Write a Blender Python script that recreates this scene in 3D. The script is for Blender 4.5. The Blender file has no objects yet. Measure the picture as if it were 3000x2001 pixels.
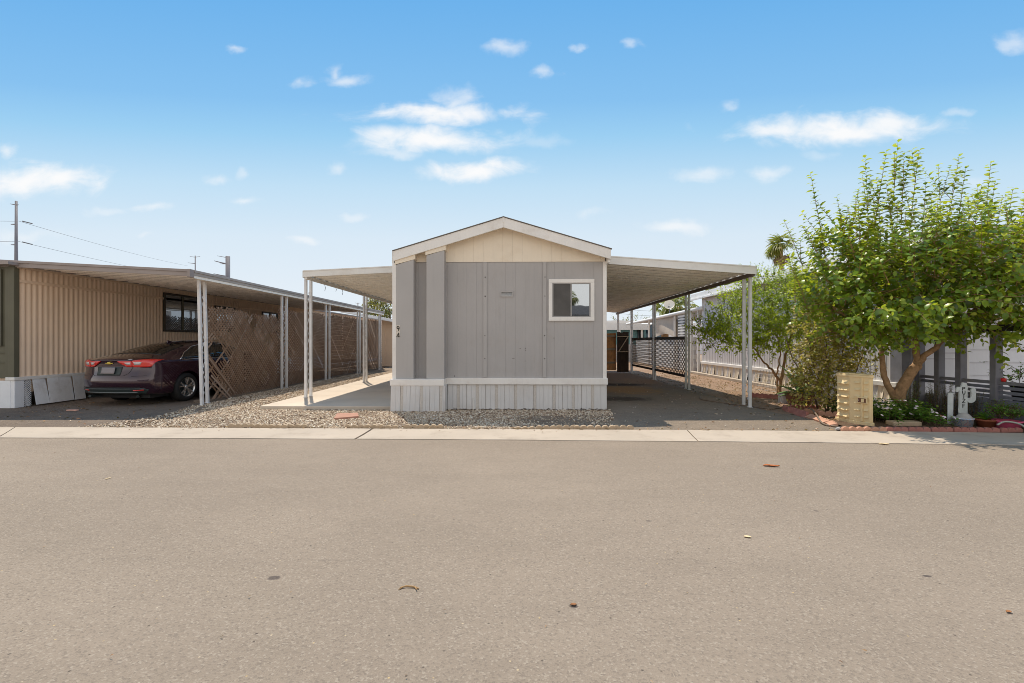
import bpy, bmesh, math, random
import numpy as np
from mathutils import Vector, Matrix
from mathutils.bvhtree import BVHTree
random.seed(7); RNG = np.random.default_rng(7)
SC = bpy.context.scene; COL = SC.collection
# ------------------------------------------------------------------ camera model (used to turn surveyed pixels into real points)
FPX = 1333.33; TH = math.atan(25 / 1333.33); CAMH = 1.40
def ray(px, py):
    x = (px - 1500) / FPX; z = (1000.5 - py) / FPX; c, s = math.cos(TH), math.sin(TH)
    return (x * c - s, x * s + c, z)
def P(px, py, Y):
    d = ray(px, py); t = Y / d[1]; return Vector((d[0] * t, Y, CAMH + d[2] * t))
# ------------------------------------------------------------------ helpers
def sm(a, b, x):
    t = max(0, min(1, (x - a) / (b - a))); return t * t * (3 - 2 * t)
class MB:
    def __init__(s): s.v = []; s.f = []
    def add(s, vs, fs):
        b = len(s.v); s.v += [tuple(v) for v in vs]; s.f += [tuple(i + b for i in f) for f in fs]; return s
    def box(s, a, b):
        x0, y0, z0 = a; x1, y1, z1 = b
        return s.add([(x0,y0,z0),(x1,y0,z0),(x1,y1,z0),(x0,y1,z0),(x0,y0,z1),(x1,y0,z1),(x1,y1,z1),(x0,y1,z1)],
                     [(0,3,2,1),(4,5,6,7),(0,1,5,4),(1,2,6,5),(2,3,7,6),(3,0,4,7)])
    def bar(s, p0, p1, w, h, up=(0,0,1)):
        p0 = Vector(p0); p1 = Vector(p1); d = (p1 - p0).normalized(); u = Vector(up)
        if abs(d.dot(u)) > .98: u = Vector((1,0,0))
        x = d.cross(u).normalized(); z = x.cross(d).normalized(); vs = []
        for p in (p0, p1):
            for a, b in ((-1,-1),(1,-1),(1,1),(-1,1)): vs.append(p + x*(a*w/2) + z*(b*h/2))
        return s.add(vs, [(3,2,1,0),(4,5,6,7),(0,1,5,4),(1,2,6,5),(2,3,7,6),(3,0,4,7)])
    def tube(s, pts, r, n=6, caps=True):
        pts = [Vector(p) for p in pts]; R = r if isinstance(r, (list, tuple)) else [r]*len(pts)
        vs = []; fs = []; ref = None
        for i, p in enumerate(pts):
            d = (pts[min(i+1, len(pts)-1)] - pts[max(i-1, 0)])
            d = d.normalized() if d.length > 1e-9 else Vector((0,0,1))
            if ref is None:
                ref = Vector((1,0,0)) if abs(d.x) < .9 else Vector((0,1,0))
            x = (ref - d*ref.dot(d)).normalized(); y = d.cross(x); ref = x
            for k in range(n):
                a = 2*math.pi*k/n; vs.append(p + (x*math.cos(a) + y*math.sin(a))*R[i])
        for i in range(len(pts)-1):
            for k in range(n):
                k2 = (k+1) % n; fs.append((i*n+k, i*n+k2, (i+1)*n+k2, (i+1)*n+k))
        if caps:
            fs.append(tuple(range(n-1, -1, -1))); fs.append(tuple(range((len(pts)-1)*n, len(pts)*n)))
        return s.add(vs, fs)
    def cyl(s, p0, p1, r0, r1=None, n=16): return s.tube([p0, p1], [r0, r0 if r1 is None else r1], n)
    def lathe(s, prof, c, n=24, axis='z'):
        vs = []; fs = []
        for r, z in prof:
            for k in range(n):
                a = 2*math.pi*k/n
                if axis == 'z': vs.append((c[0]+r*math.cos(a), c[1]+r*math.sin(a), c[2]+z))
                else: vs.append((c[0]+z, c[1]+r*math.cos(a), c[2]+r*math.sin(a)))
        for i in range(len(prof)-1):
            for k in range(n):
                k2 = (k+1) % n; fs.append((i*n+k, i*n+k2, (i+1)*n+k2, (i+1)*n+k))
        return s.add(vs, fs)
    def prism(s, poly, to3, d0, d1):
        n = len(poly); vs = [to3(a, b, d0) for a, b in poly] + [to3(a, b, d1) for a, b in poly]
        fs = [tuple(range(n-1, -1, -1)), tuple(range(n, 2*n))] + [(i, (i+1) % n, n+(i+1) % n, n+i) for i in range(n)]
        return s.add(vs, fs)
    def quad(s, *p): return s.add(p, [tuple(range(len(p)))])
    def grid(s, fn, nu, nv):
        vs = [fn(i/nu, j/nv) for j in range(nv+1) for i in range(nu+1)]; w = nu+1
        return s.add(vs, [(j*w+i, j*w+i+1, (j+1)*w+i+1, (j+1)*w+i) for j in range(nv) for i in range(nu)])
    def mesh(s, name):
        me = bpy.data.meshes.new(name); me.from_pydata(s.v, [], s.f); me.update(); return me
    def build(s, name, mat, parent=None, bevel=0, smooth=False, fix=True):
        me = s.mesh(name)
        if fix:
            bm = bmesh.new(); bm.from_mesh(me); bmesh.ops.recalc_face_normals(bm, faces=bm.faces); bm.to_mesh(me); bm.free()
        return link(name, me, mat, parent, bevel, smooth)
ORG = {}
def link(name, me, mat, parent=None, bevel=0, smooth=False):
    o = bpy.data.objects.new(name, me); COL.objects.link(o)
    if mat: me.materials.append(mat)
    if smooth: me.polygons.foreach_set('use_smooth', [True]*len(me.polygons))
    if bevel:
        m = o.modifiers.new('bevel', 'BEVEL'); m.width = bevel; m.segments = 2; m.limit_method = 'ANGLE'
    if parent:
        o.parent = parent
        if parent.name in ORG: o.matrix_parent_inverse = ORG[parent.name]
    return o
def tag(o, label=None, cat=None, group=None, kind=None):
    if label: o['label'] = label
    if cat: o['category'] = cat
    if group: o['group'] = group
    if kind: o['kind'] = kind
    return o
def thing(name, label, cat, loc=(0,0,0), group=None, world=True):
    """an Empty at the thing's base; world=True: parts are modelled in world coordinates"""
    o = bpy.data.objects.new(name, None); COL.objects.link(o); o.location = loc; o.empty_display_size = .2
    if world: ORG[o.name] = Matrix.Translation(Vector(loc)).inverted()
    return tag(o, label, cat, group)
def struct(o): o['kind'] = 'structure'; return o
def copy_tree(o, loc=None, rz=None, label=None, parent=None):
    c = o.copy(); COL.objects.link(c)
    if parent: c.parent = parent
    if loc is not None: c.location = loc
    if rz is not None: c.rotation_euler = (0, 0, rz)
    if label: c['label'] = label
    for ch in o.children: copy_tree(ch, parent=c)
    return c
ORD = ['first','second','third','fourth','fifth','sixth','seventh','eighth','ninth','tenth','eleventh','twelfth','thirteenth','fourteenth','fifteenth']
# ------------------------------------------------------------------ materials
class NT:
    def __init__(s, name):
        s.m = bpy.data.materials.new(name); s.m.use_nodes = True; s.t = s.m.node_tree; s.n = s.t.nodes; s.n.clear()
        s.out = s.n.new('ShaderNodeOutputMaterial'); s.tc = s.n.new('ShaderNodeTexCoord')
    def node(s, typ, **kw):
        n = s.n.new(typ)
        for k, v in kw.items():
            if k == 'ins':
                for a, b in v.items():
                    if isinstance(b, bpy.types.NodeSocket): s.t.links.new(b, n.inputs[a])
                    else: n.inputs[a].default_value = b
            else: setattr(n, k, v)
        return n
    def noise(s, scale, detail=4, rough=.6, vec=None, dist=0):
        return s.node('ShaderNodeTexNoise', ins={'Vector': vec or s.tc.outputs['Object'], 'Scale': scale, 'Detail': detail, 'Roughness': rough, 'Distortion': dist}).outputs['Fac']
    def mapv(s, scale, loc=(0,0,0), rot=(0,0,0)):
        return s.node('ShaderNodeMapping', ins={'Vector': s.tc.outputs['Object'], 'Scale': scale, 'Location': loc, 'Rotation': rot}).outputs['Vector']
    def ramp(s, fac, stops, interp='LINEAR'):
        r = s.node('ShaderNodeValToRGB', ins={'Fac': fac}); e = r.color_ramp.elements; r.color_ramp.interpolation = interp
        while len(e) < len(stops): e.new(.5)
        for i, (p, c) in enumerate(stops): e[i].position = p; e[i].color = (*c, 1) if len(c) == 3 else c
        return r.outputs['Color']
    def range(s, v, a, b, c=0., d=1.):
        return s.node('ShaderNodeMapRange', interpolation_type='SMOOTHSTEP', ins={'Value': v, 'From Min': a, 'From Max': b, 'To Min': c, 'To Max': d}).outputs['Result']
    def mix(s, f, a, b, blend='MIX'):
        n = s.node('ShaderNodeMix', data_type='RGBA', blend_type=blend)
        for k, v in ((0, f), (6, a), (7, b)):
            if isinstance(v, bpy.types.NodeSocket): s.t.links.new(v, n.inputs[k])
            else: n.inputs[k].default_value = v if k == 0 else (*v, 1)
        return n.outputs[2]
    def math(s, op, a, b=0.):
        n = s.node('ShaderNodeMath', operation=op)
        for k, v in ((0, a), (1, b)):
            if isinstance(v, bpy.types.NodeSocket): s.t.links.new(v, n.inputs[k])
            else: n.inputs[k].default_value = v
        return n.outputs[0]
    def bump(s, h, strength=.4, dist=.01, normal=None):
        d = {'Height': h, 'Strength': strength, 'Distance': dist}
        if normal: d['Normal'] = normal
        return s.node('ShaderNodeBump', ins=d).outputs['Normal']
    def bsdf(s, col, rough=.6, metal=0., normal=None, spec=.4, **kw):
        d = {'Base Color': col if isinstance(col, bpy.types.NodeSocket) else (*col, 1), 'Roughness': rough, 'Metallic': metal, 'Specular IOR Level': spec}
        if normal: d['Normal'] = normal
        d.update(kw); return s.node('ShaderNodeBsdfPrincipled', ins=d)
    def fin(s, b):
        s.t.links.new(b.outputs[0], s.out.inputs['Surface']); return s.m
def dk(c, k): return tuple(min(1, x*k) for x in c)
def pbr(name, col, rough=.6, var=.16, scale=2.5, streak=0., bump=.25, bscale=60, metal=0., dirt=None, dirtamt=.5, spec=.35, dscale=1.6):
    t = NT(name); c = t.ramp(t.noise(scale, 5), [(.3, dk(col, 1-var)), (.7, dk(col, 1+var))])
    if streak:
        st = t.noise(1, 5, .65, t.mapv((14, 14, .7))); c = t.mix(t.range(st, .5, .78, 0, streak), c, dk(col, .62))
    if dirt:
        dn = t.noise(dscale, 7, .7); c = t.mix(t.range(dn, .48, .72, 0, dirtamt), c, dirt)
    r = t.range(t.noise(scale*4, 4), .25, .75, max(.02, rough-.1), min(1, rough+.1))
    n = t.bump(t.noise(bscale, 4), bump, .004) if bump else None
    return t.fin(t.bsdf(c, r, metal, n, spec))
M = {}
M['wall_grey'] = pbr('grey_painted_siding', (.425,.405,.395), .62, .05, 1.3, .22, .3, 90, dirt=(.36,.31,.27), dirtamt=.22, dscale=2.2)
M['wall_rear'] = pbr('grey_painted_pilaster', (.44,.42,.405), .62, .05, 1.3, .1, .3, 90)
M['groove'] = pbr('dark_groove', (.33,.31,.30), .8, .1)
M['cream'] = pbr('cream_gable_paint', (.84,.74,.60), .6, .05, 1.5, .1, .3, 70, dirt=(.55,.40,.24), dirtamt=.2)
M['white'] = pbr('white_trim_paint', (.83,.80,.76), .5, .05, 2.2, .12, .25, 60, dirt=(.55,.45,.35), dirtamt=.25, dscale=3)
M['skirt'] = pbr('white_skirting', (.66,.645,.63), .55, .05, 2.0, .16, .25, 60, dirt=(.5,.42,.35), dirtamt=.25, dscale=2.5)
M['skirt_rough'] = pbr('pebbled_skirting_strip', (.60,.555,.505), .85, .16, 60, .2, .8, 150)
M['shingle'] = pbr('grey_shingles', (.20,.185,.17), .9, .3, 30, 0, .7, 60)
M['alu'] = pbr('white_aluminium_awning', (.91,.86,.77), .27, .06, 1.2, .12, .12, 30, dirt=(.70,.57,.42), dirtamt=.25, dscale=1.1, spec=.9)
M['alu_fascia'] = pbr('aluminium_awning_fascia', (.78,.76,.72), .45, .06, 1.5, .12, .1, 30, dirt=(.5,.42,.33), dirtamt=.3)
M['post'] = pbr('white_metal_post', (.74,.74,.74), .4, .08, 3, .1, .1, 40, dirt=(.42,.30,.2), dirtamt=.35, dscale=4)
M['tan'] = pbr('tan_corrugated_metal', (.86,.66,.49), .5, .08, .9, .22, .1, 40, dirt=(.58,.42,.30), dirtamt=.3, dscale=.9)
M['tan_trim'] = pbr('tan_trim', (.86,.66,.49), .55, .08, 2)
M['brown_fascia'] = pbr('weathered_brown_fascia', (.33,.28,.26), .5, .1, 1.5, .2, .1, 40)
M['soffit'] = pbr('awning_soffit_tan', (.90,.82,.74), .27, .06, 1.2, .1, spec=.9)
M['olive'] = pbr('olive_green_trim', (.125,.118,.08), .55, .1, 3, .2)
M['grey_skirt'] = pbr('galvanised_skirting', (.84,.85,.87), .45, .08, 1.6, .2, .2, 30, dirt=(.35,.31,.28), dirtamt=.4)
M['dark_frame'] = pbr('dark_bronze_window_frame', (.055,.048,.035), .45, .1)
M['weathered'] = None
M['slat_brown'] = pbr('brown_lattice', (.17,.115,.075), .7, .2, 8, .2, .3, 60)
M['rail_brown'] = pbr('dark_brown_rail', (.055,.04,.032), .6, .2, 8)
M['asphalt_drive'] = None
M['concrete'] = pbr('pale_concrete', (.47,.395,.315), .85, .08, 1.1, 0, .35, 120, dirt=(.33,.265,.205), dirtamt=.6, dscale=2.4)
M['slab'] = pbr('patio_concrete', (.60,.51,.41), .85, .08, .9, 0, .3, 120, dirt=(.46,.38,.30), dirtamt=.4, dscale=1.3)
M['bark'] = pbr('brown_bark', (.37,.225,.12), .85, .35, 14, .3, .9, 40)
M['bark_grey'] = pbr('grey_brown_bark', (.16,.11,.08), .9, .35, 14, .3, .9, 40)
M['terracotta'] = pbr('red_concrete_edging', (.37,.155,.125), .85, .22, 9, 0, .6, 90, dirt=(.42,.30,.25), dirtamt=.5, dscale=6)
M['tan_edging'] = pbr('tan_concrete_edging', (.46,.35,.24), .88, .2, 9, 0, .6, 90, dirt=(.30,.22,.15), dirtamt=.5, dscale=6)
M['orange_edging'] = pbr('pale_orange_edging', (.55,.30,.20), .88, .2, 9, 0, .6, 90, dirt=(.5,.36,.27), dirtamt=.5, dscale=6)  # paler and more orange than the red edging
M['box_plastic'] = pbr('beige_utility_plastic', (.78,.60,.325), .5, .06, 2, .1, .15, 50, dirt=(.5,.38,.22), dirtamt=.3)
M['black'] = pbr('black_rubber', (.018,.018,.018), .7, .2, 10)
M['digit'] = pbr('black_number_paint', (.012,.01,.01), .5, .1)
M['plate_tan'] = pbr('pale_number_backing', (.72,.65,.55), .6, .06)
M['alloy'] = pbr('silver_alloy', (.72,.70,.68), .28, .05, 4, metal=.9, bump=0)
M['chrome'] = pbr('chrome', (.85,.85,.86), .12, .02, metal=1., bump=0)
M['black_plastic'] = pbr('dark_teal_plastic', (.03,.042,.042), .42, .1)
M['plate_grey'] = pbr('grey_blank_plate', (.27,.24,.245), .5, .04)
M['gold'] = pbr('gold_emblem', (.75,.55,.10), .3, .05, metal=.6, bump=0)
M['porch'] = pbr('blue_grey_porch_paint', (.235,.235,.27), .65, .14, 5, .25, .4, 40, dirt=(.30,.25,.2), dirtamt=.3)
M['stucco'] = pbr('blue_grey_stucco', (.20,.21,.26), .9, .22, 6, .2, .9, 40)
M['white_wall'] = pbr('white_lap_siding', (.80,.79,.82), .6, .05, 1.5, .1, .2, 50)
M['pale_wall'] = pbr('pale_grey_metal_siding', (.70,.67,.66), .5, .05, 1.2, .12)
M['roof_white'] = pbr('white_metal_roof', (.82,.81,.80), .45, .05, 1.2, .1, dirt=(.6,.52,.42), dirtamt=.3)
M['teal'] = pbr('teal_siding', (.17,.34,.36), .6, .08, 2, .1)
M['darkblue'] = pbr('slate_blue_siding', (.13,.19,.25), .6, .08, 2)
M['wood_lit'] = pbr('lit_brown_stained_boards', (.66,.32,.12), .65, .35, 4, .5, .4, 40)  # sunlit look of the left gate leaf put into its brown
M['wood_shaded'] = pbr('shaded_stained_boards', (.055,.034,.022), .75, .3, 4, .4)  # right gate leaf: shade on the boards put into the colour
M['wood_pale'] = pbr('pale_wood_rail', (.46,.36,.25), .75, .2, 6, .2)
M['pole_steel'] = pbr('weathered_steel_pole', (.21,.20,.215), .6, .12, 1, .15)
M['wire'] = pbr('dark_wire', (.12,.12,.13), .6, .1)
M['pot_brown'] = pbr('brown_plastic_pot', (.145,.062,.034), .4, .2, 5)
M['pot_terra'] = pbr('red_terracotta_pot', (.28,.085,.04), .7, .2, 5)
M['pot_pink'] = pbr('pink_plastic_tub', (.90,.16,.30), .4, .08, 3)
M['cactus_paint'] = pbr('pale_painted_cactus_board', (.60,.64,.64), .7, .08, 6, .1, .3, 60, dirt=(.4,.38,.36), dirtamt=.4, dscale=9)
M['tile_blue'] = None
M['cinder'] = pbr('grey_cinder_block', (.44,.42,.41), .92, .12, 10, 0, .7, 90)
M['hose'] = pbr('grey_green_hose', (.42,.43,.37), .5, .1)
M['hose_brown'] = pbr('dusty_brown_hose', (.20,.15,.11), .6, .1)
M['galv'] = pbr('galvanised_wire', (.30,.28,.26), .5, .1, metal=.6)
M['cloth'] = pbr('beige_shade_cloth', (.50,.43,.36), .9, .1, 3)
M['leaf_litter'] = pbr('dry_brown_leaf', (.34,.15,.06), .8, .4, 30)
M['chip'] = pbr('pale_wood_chip', (.70,.55,.33), .8, .2, 30)
M['petal'] = pbr('white_pink_petal', (.86,.72,.80), .6, .1, 30, bump=0)
M['red'] = pbr('red_flower', (.7,.03,.03), .5, .1)
M['screen'] = pbr('grey_insect_screen', (.10,.095,.09), .7, .15, 5)
M['inside'] = pbr('dark_interior', (.02,.02,.022), .8, .1)
def glass(name, col=(.02,.022,.025), rough=.03):
    t = NT(name); n = t.bump(t.noise(2.2, 2), .06, .02)
    return t.fin(t.bsdf(col, rough, 0, n, .9))
M['glass'] = glass('dark_window_glass')
M['car_glass'] = glass('tinted_car_glass', (.012,.013,.012), .02)
def mirror_glass(nm='reflective_window_glass', f=.55):
    t = NT(nm); n = t.bump(t.noise(1.6, 2), .05, .02)
    g = t.node('ShaderNodeBsdfGlossy', ins={'Color': (.72,.78,.84,1), 'Roughness': .015, 'Normal': n})
    d = t.bsdf((.03,.033,.036), .1)
    mx = t.node('ShaderNodeMixShader', ins={0: f, 1: d.outputs[0], 2: g.outputs[0]}); return t.fin(mx)
M['mirror_glass'] = mirror_glass(); M['dim_glass'] = mirror_glass('half_reflective_window_glass', .30)
def paint():
    t = NT('dark_plum_metallic_paint'); f = t.noise(900, 2)
    c = t.mix(t.range(f, .4, .7), (.016,.004,.011), (.052,.010,.032))
    return t.fin(t.bsdf(c, .2, .25, None, .5, **{'Coat Weight': 1.0, 'Coat Roughness': .03}))
M['paint'] = paint()
def lens(name, col):
    t = NT(name); return t.fin(t.bsdf(col, .12, 0, t.bump(t.node('ShaderNodeTexWave', ins={'Vector': t.tc.outputs['Object'], 'Scale': 30.0}).outputs['Fac'], .15, .004), .7, **{'Coat Weight': 1.0}))
M['lens_red'] = lens('red_lamp_lens', (.72,.02,.012)); M['lens_clear'] = lens('clear_lamp_lens', (.62,.56,.55))
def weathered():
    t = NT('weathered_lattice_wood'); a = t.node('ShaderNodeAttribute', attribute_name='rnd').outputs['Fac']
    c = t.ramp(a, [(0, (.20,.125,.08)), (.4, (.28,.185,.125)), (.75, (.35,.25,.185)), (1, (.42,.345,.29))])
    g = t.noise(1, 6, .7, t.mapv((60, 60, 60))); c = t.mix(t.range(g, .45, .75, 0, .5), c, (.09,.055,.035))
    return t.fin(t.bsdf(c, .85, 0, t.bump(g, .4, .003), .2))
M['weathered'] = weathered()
def stones():
    t = NT('river_gravel_stones'); a = t.node('ShaderNodeAttribute', attribute_name='rnd').outputs['Fac']
    c = t.ramp(a, [(0, (.12,.08,.055)), (.18, (.31,.21,.14)), (.36, (.52,.39,.27)), (.62, (.66,.52,.375)), (.82, (.77,.66,.51)), (1, (.86,.79,.67))])
    n = t.noise(70, 3); c = t.mix(t.range(n, .4, .7, 0, .3), c, (.34,.26,.19))
    return t.fin(t.bsdf(c, .8, 0, None, .25))
M['stones'] = stones()
def leafmat(name, stops, trans=.45, tcol=(.42,.55,.05), rough=.42):
    t = NT(name); a = t.node('ShaderNodeAttribute', attribute_name='rnd').outputs['Fac']
    c = t.ramp(a, stops); b = t.bsdf(c, rough, 0, None, .45)
    tr = t.node('ShaderNodeBsdfTranslucent', ins={'Color': t.mix(.6, c, tcol)})
    m = t.node('ShaderNodeMixShader', ins={0: trans, 1: b.outputs[0], 2: tr.outputs[0]})
    return t.fin(m)
M['leaf_big'] = leafmat('glossy_citrus_leaf', [(0,(.018,.045,.012)), (.34,(.085,.18,.022)), (.66,(.22,.335,.03)), (1,(.56,.57,.06))], .36, (.95,1.0,.05), .30)
M['leaf_bush'] = leafmat('bright_bush_leaf', [(0,(.035,.07,.010)), (.35,(.17,.25,.013)), (.7,(.36,.45,.02)), (1,(.56,.55,.05))], .42, (.85,1.0,.03))
M['leaf_dry'] = leafmat('dusty_shrub_leaf', [(0,(.06,.085,.015)), (.35,(.20,.23,.035)), (.65,(.38,.33,.08)), (1,(.64,.48,.25))], .45, (.85,.70,.12))
M['leaf_dark'] = leafmat('dark_evergreen_leaf', [(0,(.03,.05,.012)), (.5,(.08,.11,.02)), (1,(.25,.25,.03))], .35, (.45,.45,.04))
M['leaf_vinca'] = leafmat('periwinkle_leaf', [(0,(.03,.09,.018)), (.5,(.09,.21,.03)), (1,(.28,.38,.06))], .4, (.45,.75,.06))
M['leaf_rosemary'] = leafmat('rosemary_leaf', [(0,(.035,.05,.022)), (.6,(.10,.12,.04)), (1,(.26,.25,.09))], .3)
M['leaf_agave'] = leafmat('agave_leaf', [(0,(.12,.20,.07)), (1,(.30,.36,.13))], .15)
M['leaf_palm'] = leafmat('palm_frond', [(0,(.09,.10,.022)), (.6,(.22,.21,.05)), (1,(.42,.33,.11))], .35)
M['palm_dead'] = leafmat('dead_palm_frond', [(0,(.20,.13,.06)), (1,(.42,.30,.16))], .2)
def ground_mat(name, base, patch, speck, grit=.5, sc=60, stain=None):
    t = NT(name); ob = t.tc.outputs['Object']
    c = t.mix(t.range(t.noise(.55, 6, .65), .38, .68), base, patch)
    c = t.mix(t.range(t.noise(3.5, 6, .7), .45, .7, 0, .45), c, dk(base, .72))
    g = t.noise(sc, 5, .75); c = t.mix(t.range(g, .5, .78, 0, grit), c, speck)
    g2 = t.noise(sc*1.7, 3, .7, t.mapv((1,1,1), (5,3,1))); c = t.mix(t.range(g2, .56, .74, 0, grit), c, dk(base, .5))
    vo = t.node('ShaderNodeTexVoronoi', ins={'Vector': ob, 'Scale': 34.0}); vc = t.node('ShaderNodeSeparateColor', ins={0: vo.outputs['Color']}).outputs[0]
    gr = t.math('MULTIPLY', t.range(vo.outputs['Distance'], .42, .2), t.range(vc, .70, .74)); c = t.mix(t.math('MULTIPLY', gr, .6), c, dk(base, .35))
    gr = t.math('MULTIPLY', t.range(vo.outputs['Distance'], .36, .18), t.range(vc, .12, .09)); c = t.mix(t.math('MULTIPLY', gr, .55), c, (.62,.55,.46))
    if stain:
        for (x, y, rx, ry, col, amt) in stain:
            v = t.mapv((1/rx, 1/ry, 0), (-x/rx, -y/ry, 0))
            l = t.node('ShaderNodeVectorMath', operation='LENGTH', ins={0: v}).outputs['Value']
            l = t.math('ADD', l, t.math('MULTIPLY', t.math('SUBTRACT', t.noise(4.5, 5, .7), .5), 1.5))
            c = t.mix(t.range(l, .35, 1.0, amt, 0), c, col)
    return t.fin(t.bsdf(c, .92, 0, t.bump(t.math('ADD', g, t.noise(9, 4)), .8, .025), .15))
M['dirt'] = ground_mat('reddish_dirt', (.30,.195,.13), (.37,.26,.185), (.52,.41,.31), .55, 45)
M['far_ground'] = ground_mat('dusty_desert_ground', (.33,.245,.18), (.38,.29,.22), (.5,.4,.3), .4, 20)
M['soil'] = ground_mat('garden_soil', (.115,.075,.05), (.16,.105,.07), (.28,.2,.14), .6, 55)
M['gravel_base'] = ground_mat('gravel_bed_fines', (.25,.19,.14), (.33,.26,.19), (.55,.46,.36), .9, 34)
M['drive_left'] = ground_mat('worn_dirty_driveway', (.185,.145,.115), (.25,.195,.15), (.42,.35,.28), .6, 50)
M['drive_right'] = ground_mat('old_asphalt_driveway', (.235,.19,.148), (.285,.225,.17), (.50,.42,.33), .75, 42,
    stain=[(3.4,19.0,3.2,7.0,(.33,.22,.15),.9), (3.1,13.4,1.3,1.6,(.44,.25,.11),.8), (4.1,16.2,1.0,1.8,(.40,.25,.15),.7), (2.5,11.2,.9,.6,(.05,.038,.03),.75), (3.2,14.9,1.3,.6,(.04,.03,.022),.8), (2.6,17.0,.8,1.2,(.06,.04,.03),.7), (4.4,11.6,.6,1.2,(.30,.22,.16),.6), (2.2,9.9,.5,.8,(.30,.26,.22),.5)])
def road_mat():
    t = NT('sunbleached_asphalt'); base = (.296,.237,.181)
    c = t.mix(t.range(t.noise(.35, 5, .6), .35, .68), dk(base, .93), dk(base, 1.07))
    c = t.mix(t.range(t.noise(1.1, 6, .7, t.mapv((.6,1.8,1))), .40, .68, 0, .5), c, dk(base, .84))
    v = t.node('ShaderNodeTexVoronoi', ins={'Vector': t.tc.outputs['Object'], 'Scale': 105.0}); cell = t.node('ShaderNodeSeparateColor', ins={0: v.outputs['Color']}).outputs[0]
    c = t.mix(t.range(cell, .82, .97, 0, .34), c, (.47,.40,.32))
    c = t.mix(t.range(cell, .30, .05, 0, .4), c, (.15,.122,.098))
    g = t.noise(170, 4, .8); c = t.mix(t.range(g, .52, .74, 0, .5), c, (.13,.11,.095)); c = t.mix(t.range(g, .44, .28, 0, .45), c, (.44,.37,.29))
    v2 = t.node('ShaderNodeTexVoronoi', ins={'Vector': t.tc.outputs['Object'], 'Scale': 19.0, 'Randomness': 1.0})
    c2 = t.node('ShaderNodeSeparateColor', ins={0: v2.outputs['Color']}).outputs[1]
    sp = t.math('MULTIPLY', t.range(v2.outputs['Distance'], .13, .06), t.range(c2, .84, .88))
    c = t.mix(t.math('MULTIPLY', sp, .7), c, t.ramp(t.noise(23, 2), [(.35,(.58,.50,.40)), (.6,(.60,.42,.18))]))
    sd = t.math('MULTIPLY', t.range(v2.outputs['Distance'], .16, .06), t.range(c2, .15, .13)); c = t.mix(t.math('MULTIPLY', sd, .75), c, (.07,.055,.045))
    wob = t.math('SUBTRACT', t.noise(9, 4, .7), .5)
    for (px, py, rx, ry, a) in ((805,1690,.045,.03,.75), (1680,1773,.03,.02,.7), (2716,1686,.03,.018,.8), (1900,1524,.03,.025,.45), (2390,1495,.025,.025,.5)):
        d = ray(px, py); k = -CAMH/d[2]; x, y = d[0]*k, d[1]*k
        l = t.node('ShaderNodeVectorMath', operation='LENGTH', ins={0: t.mapv((1/rx, 1/ry, 0), (-x/rx, -y/ry, 0))}).outputs['Value']
        c = t.mix(t.range(t.math('ADD', l, t.math('MULTIPLY', wob, 1.6)), .6, 1.0, a, 0), c, (.075,.06,.055))
    # old seam, a faint ragged line across the road
    sx = t.node('ShaderNodeSeparateXYZ', ins={0: t.tc.outputs['Object']}).outputs
    seam = t.math('ABSOLUTE', t.math('SUBTRACT', t.math('ADD', sx[1], t.math('MULTIPLY', wob, .10)), 2.9))
    c = t.mix(t.math('MULTIPLY', t.range(seam, .018, .0), t.range(t.noise(2.2, 4), .55, .68, 0, .30)), c, (.09,.075,.065))
    h = t.math('ADD', t.math('MULTIPLY', g, .6), t.math('MULTIPLY', v.outputs['Distance'], .8))
    return t.fin(t.bsdf(c, .9, 0, t.bump(h, .55, .006), .2))
M['road'] = road_mat()
def tileblue():
    t = NT('blue_patterned_bucket'); f = t.noise(14, 3, .5, dist=1.5)
    return t.fin(t.bsdf(t.ramp(f, [(.40,(.66,.68,.72)), (.5,(.25,.38,.60)), (.56,(.70,.72,.74)), (.66,(.55,.25,.35))]), .35, 0, None, .5))
M['tile_blue'] = tileblue()
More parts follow.
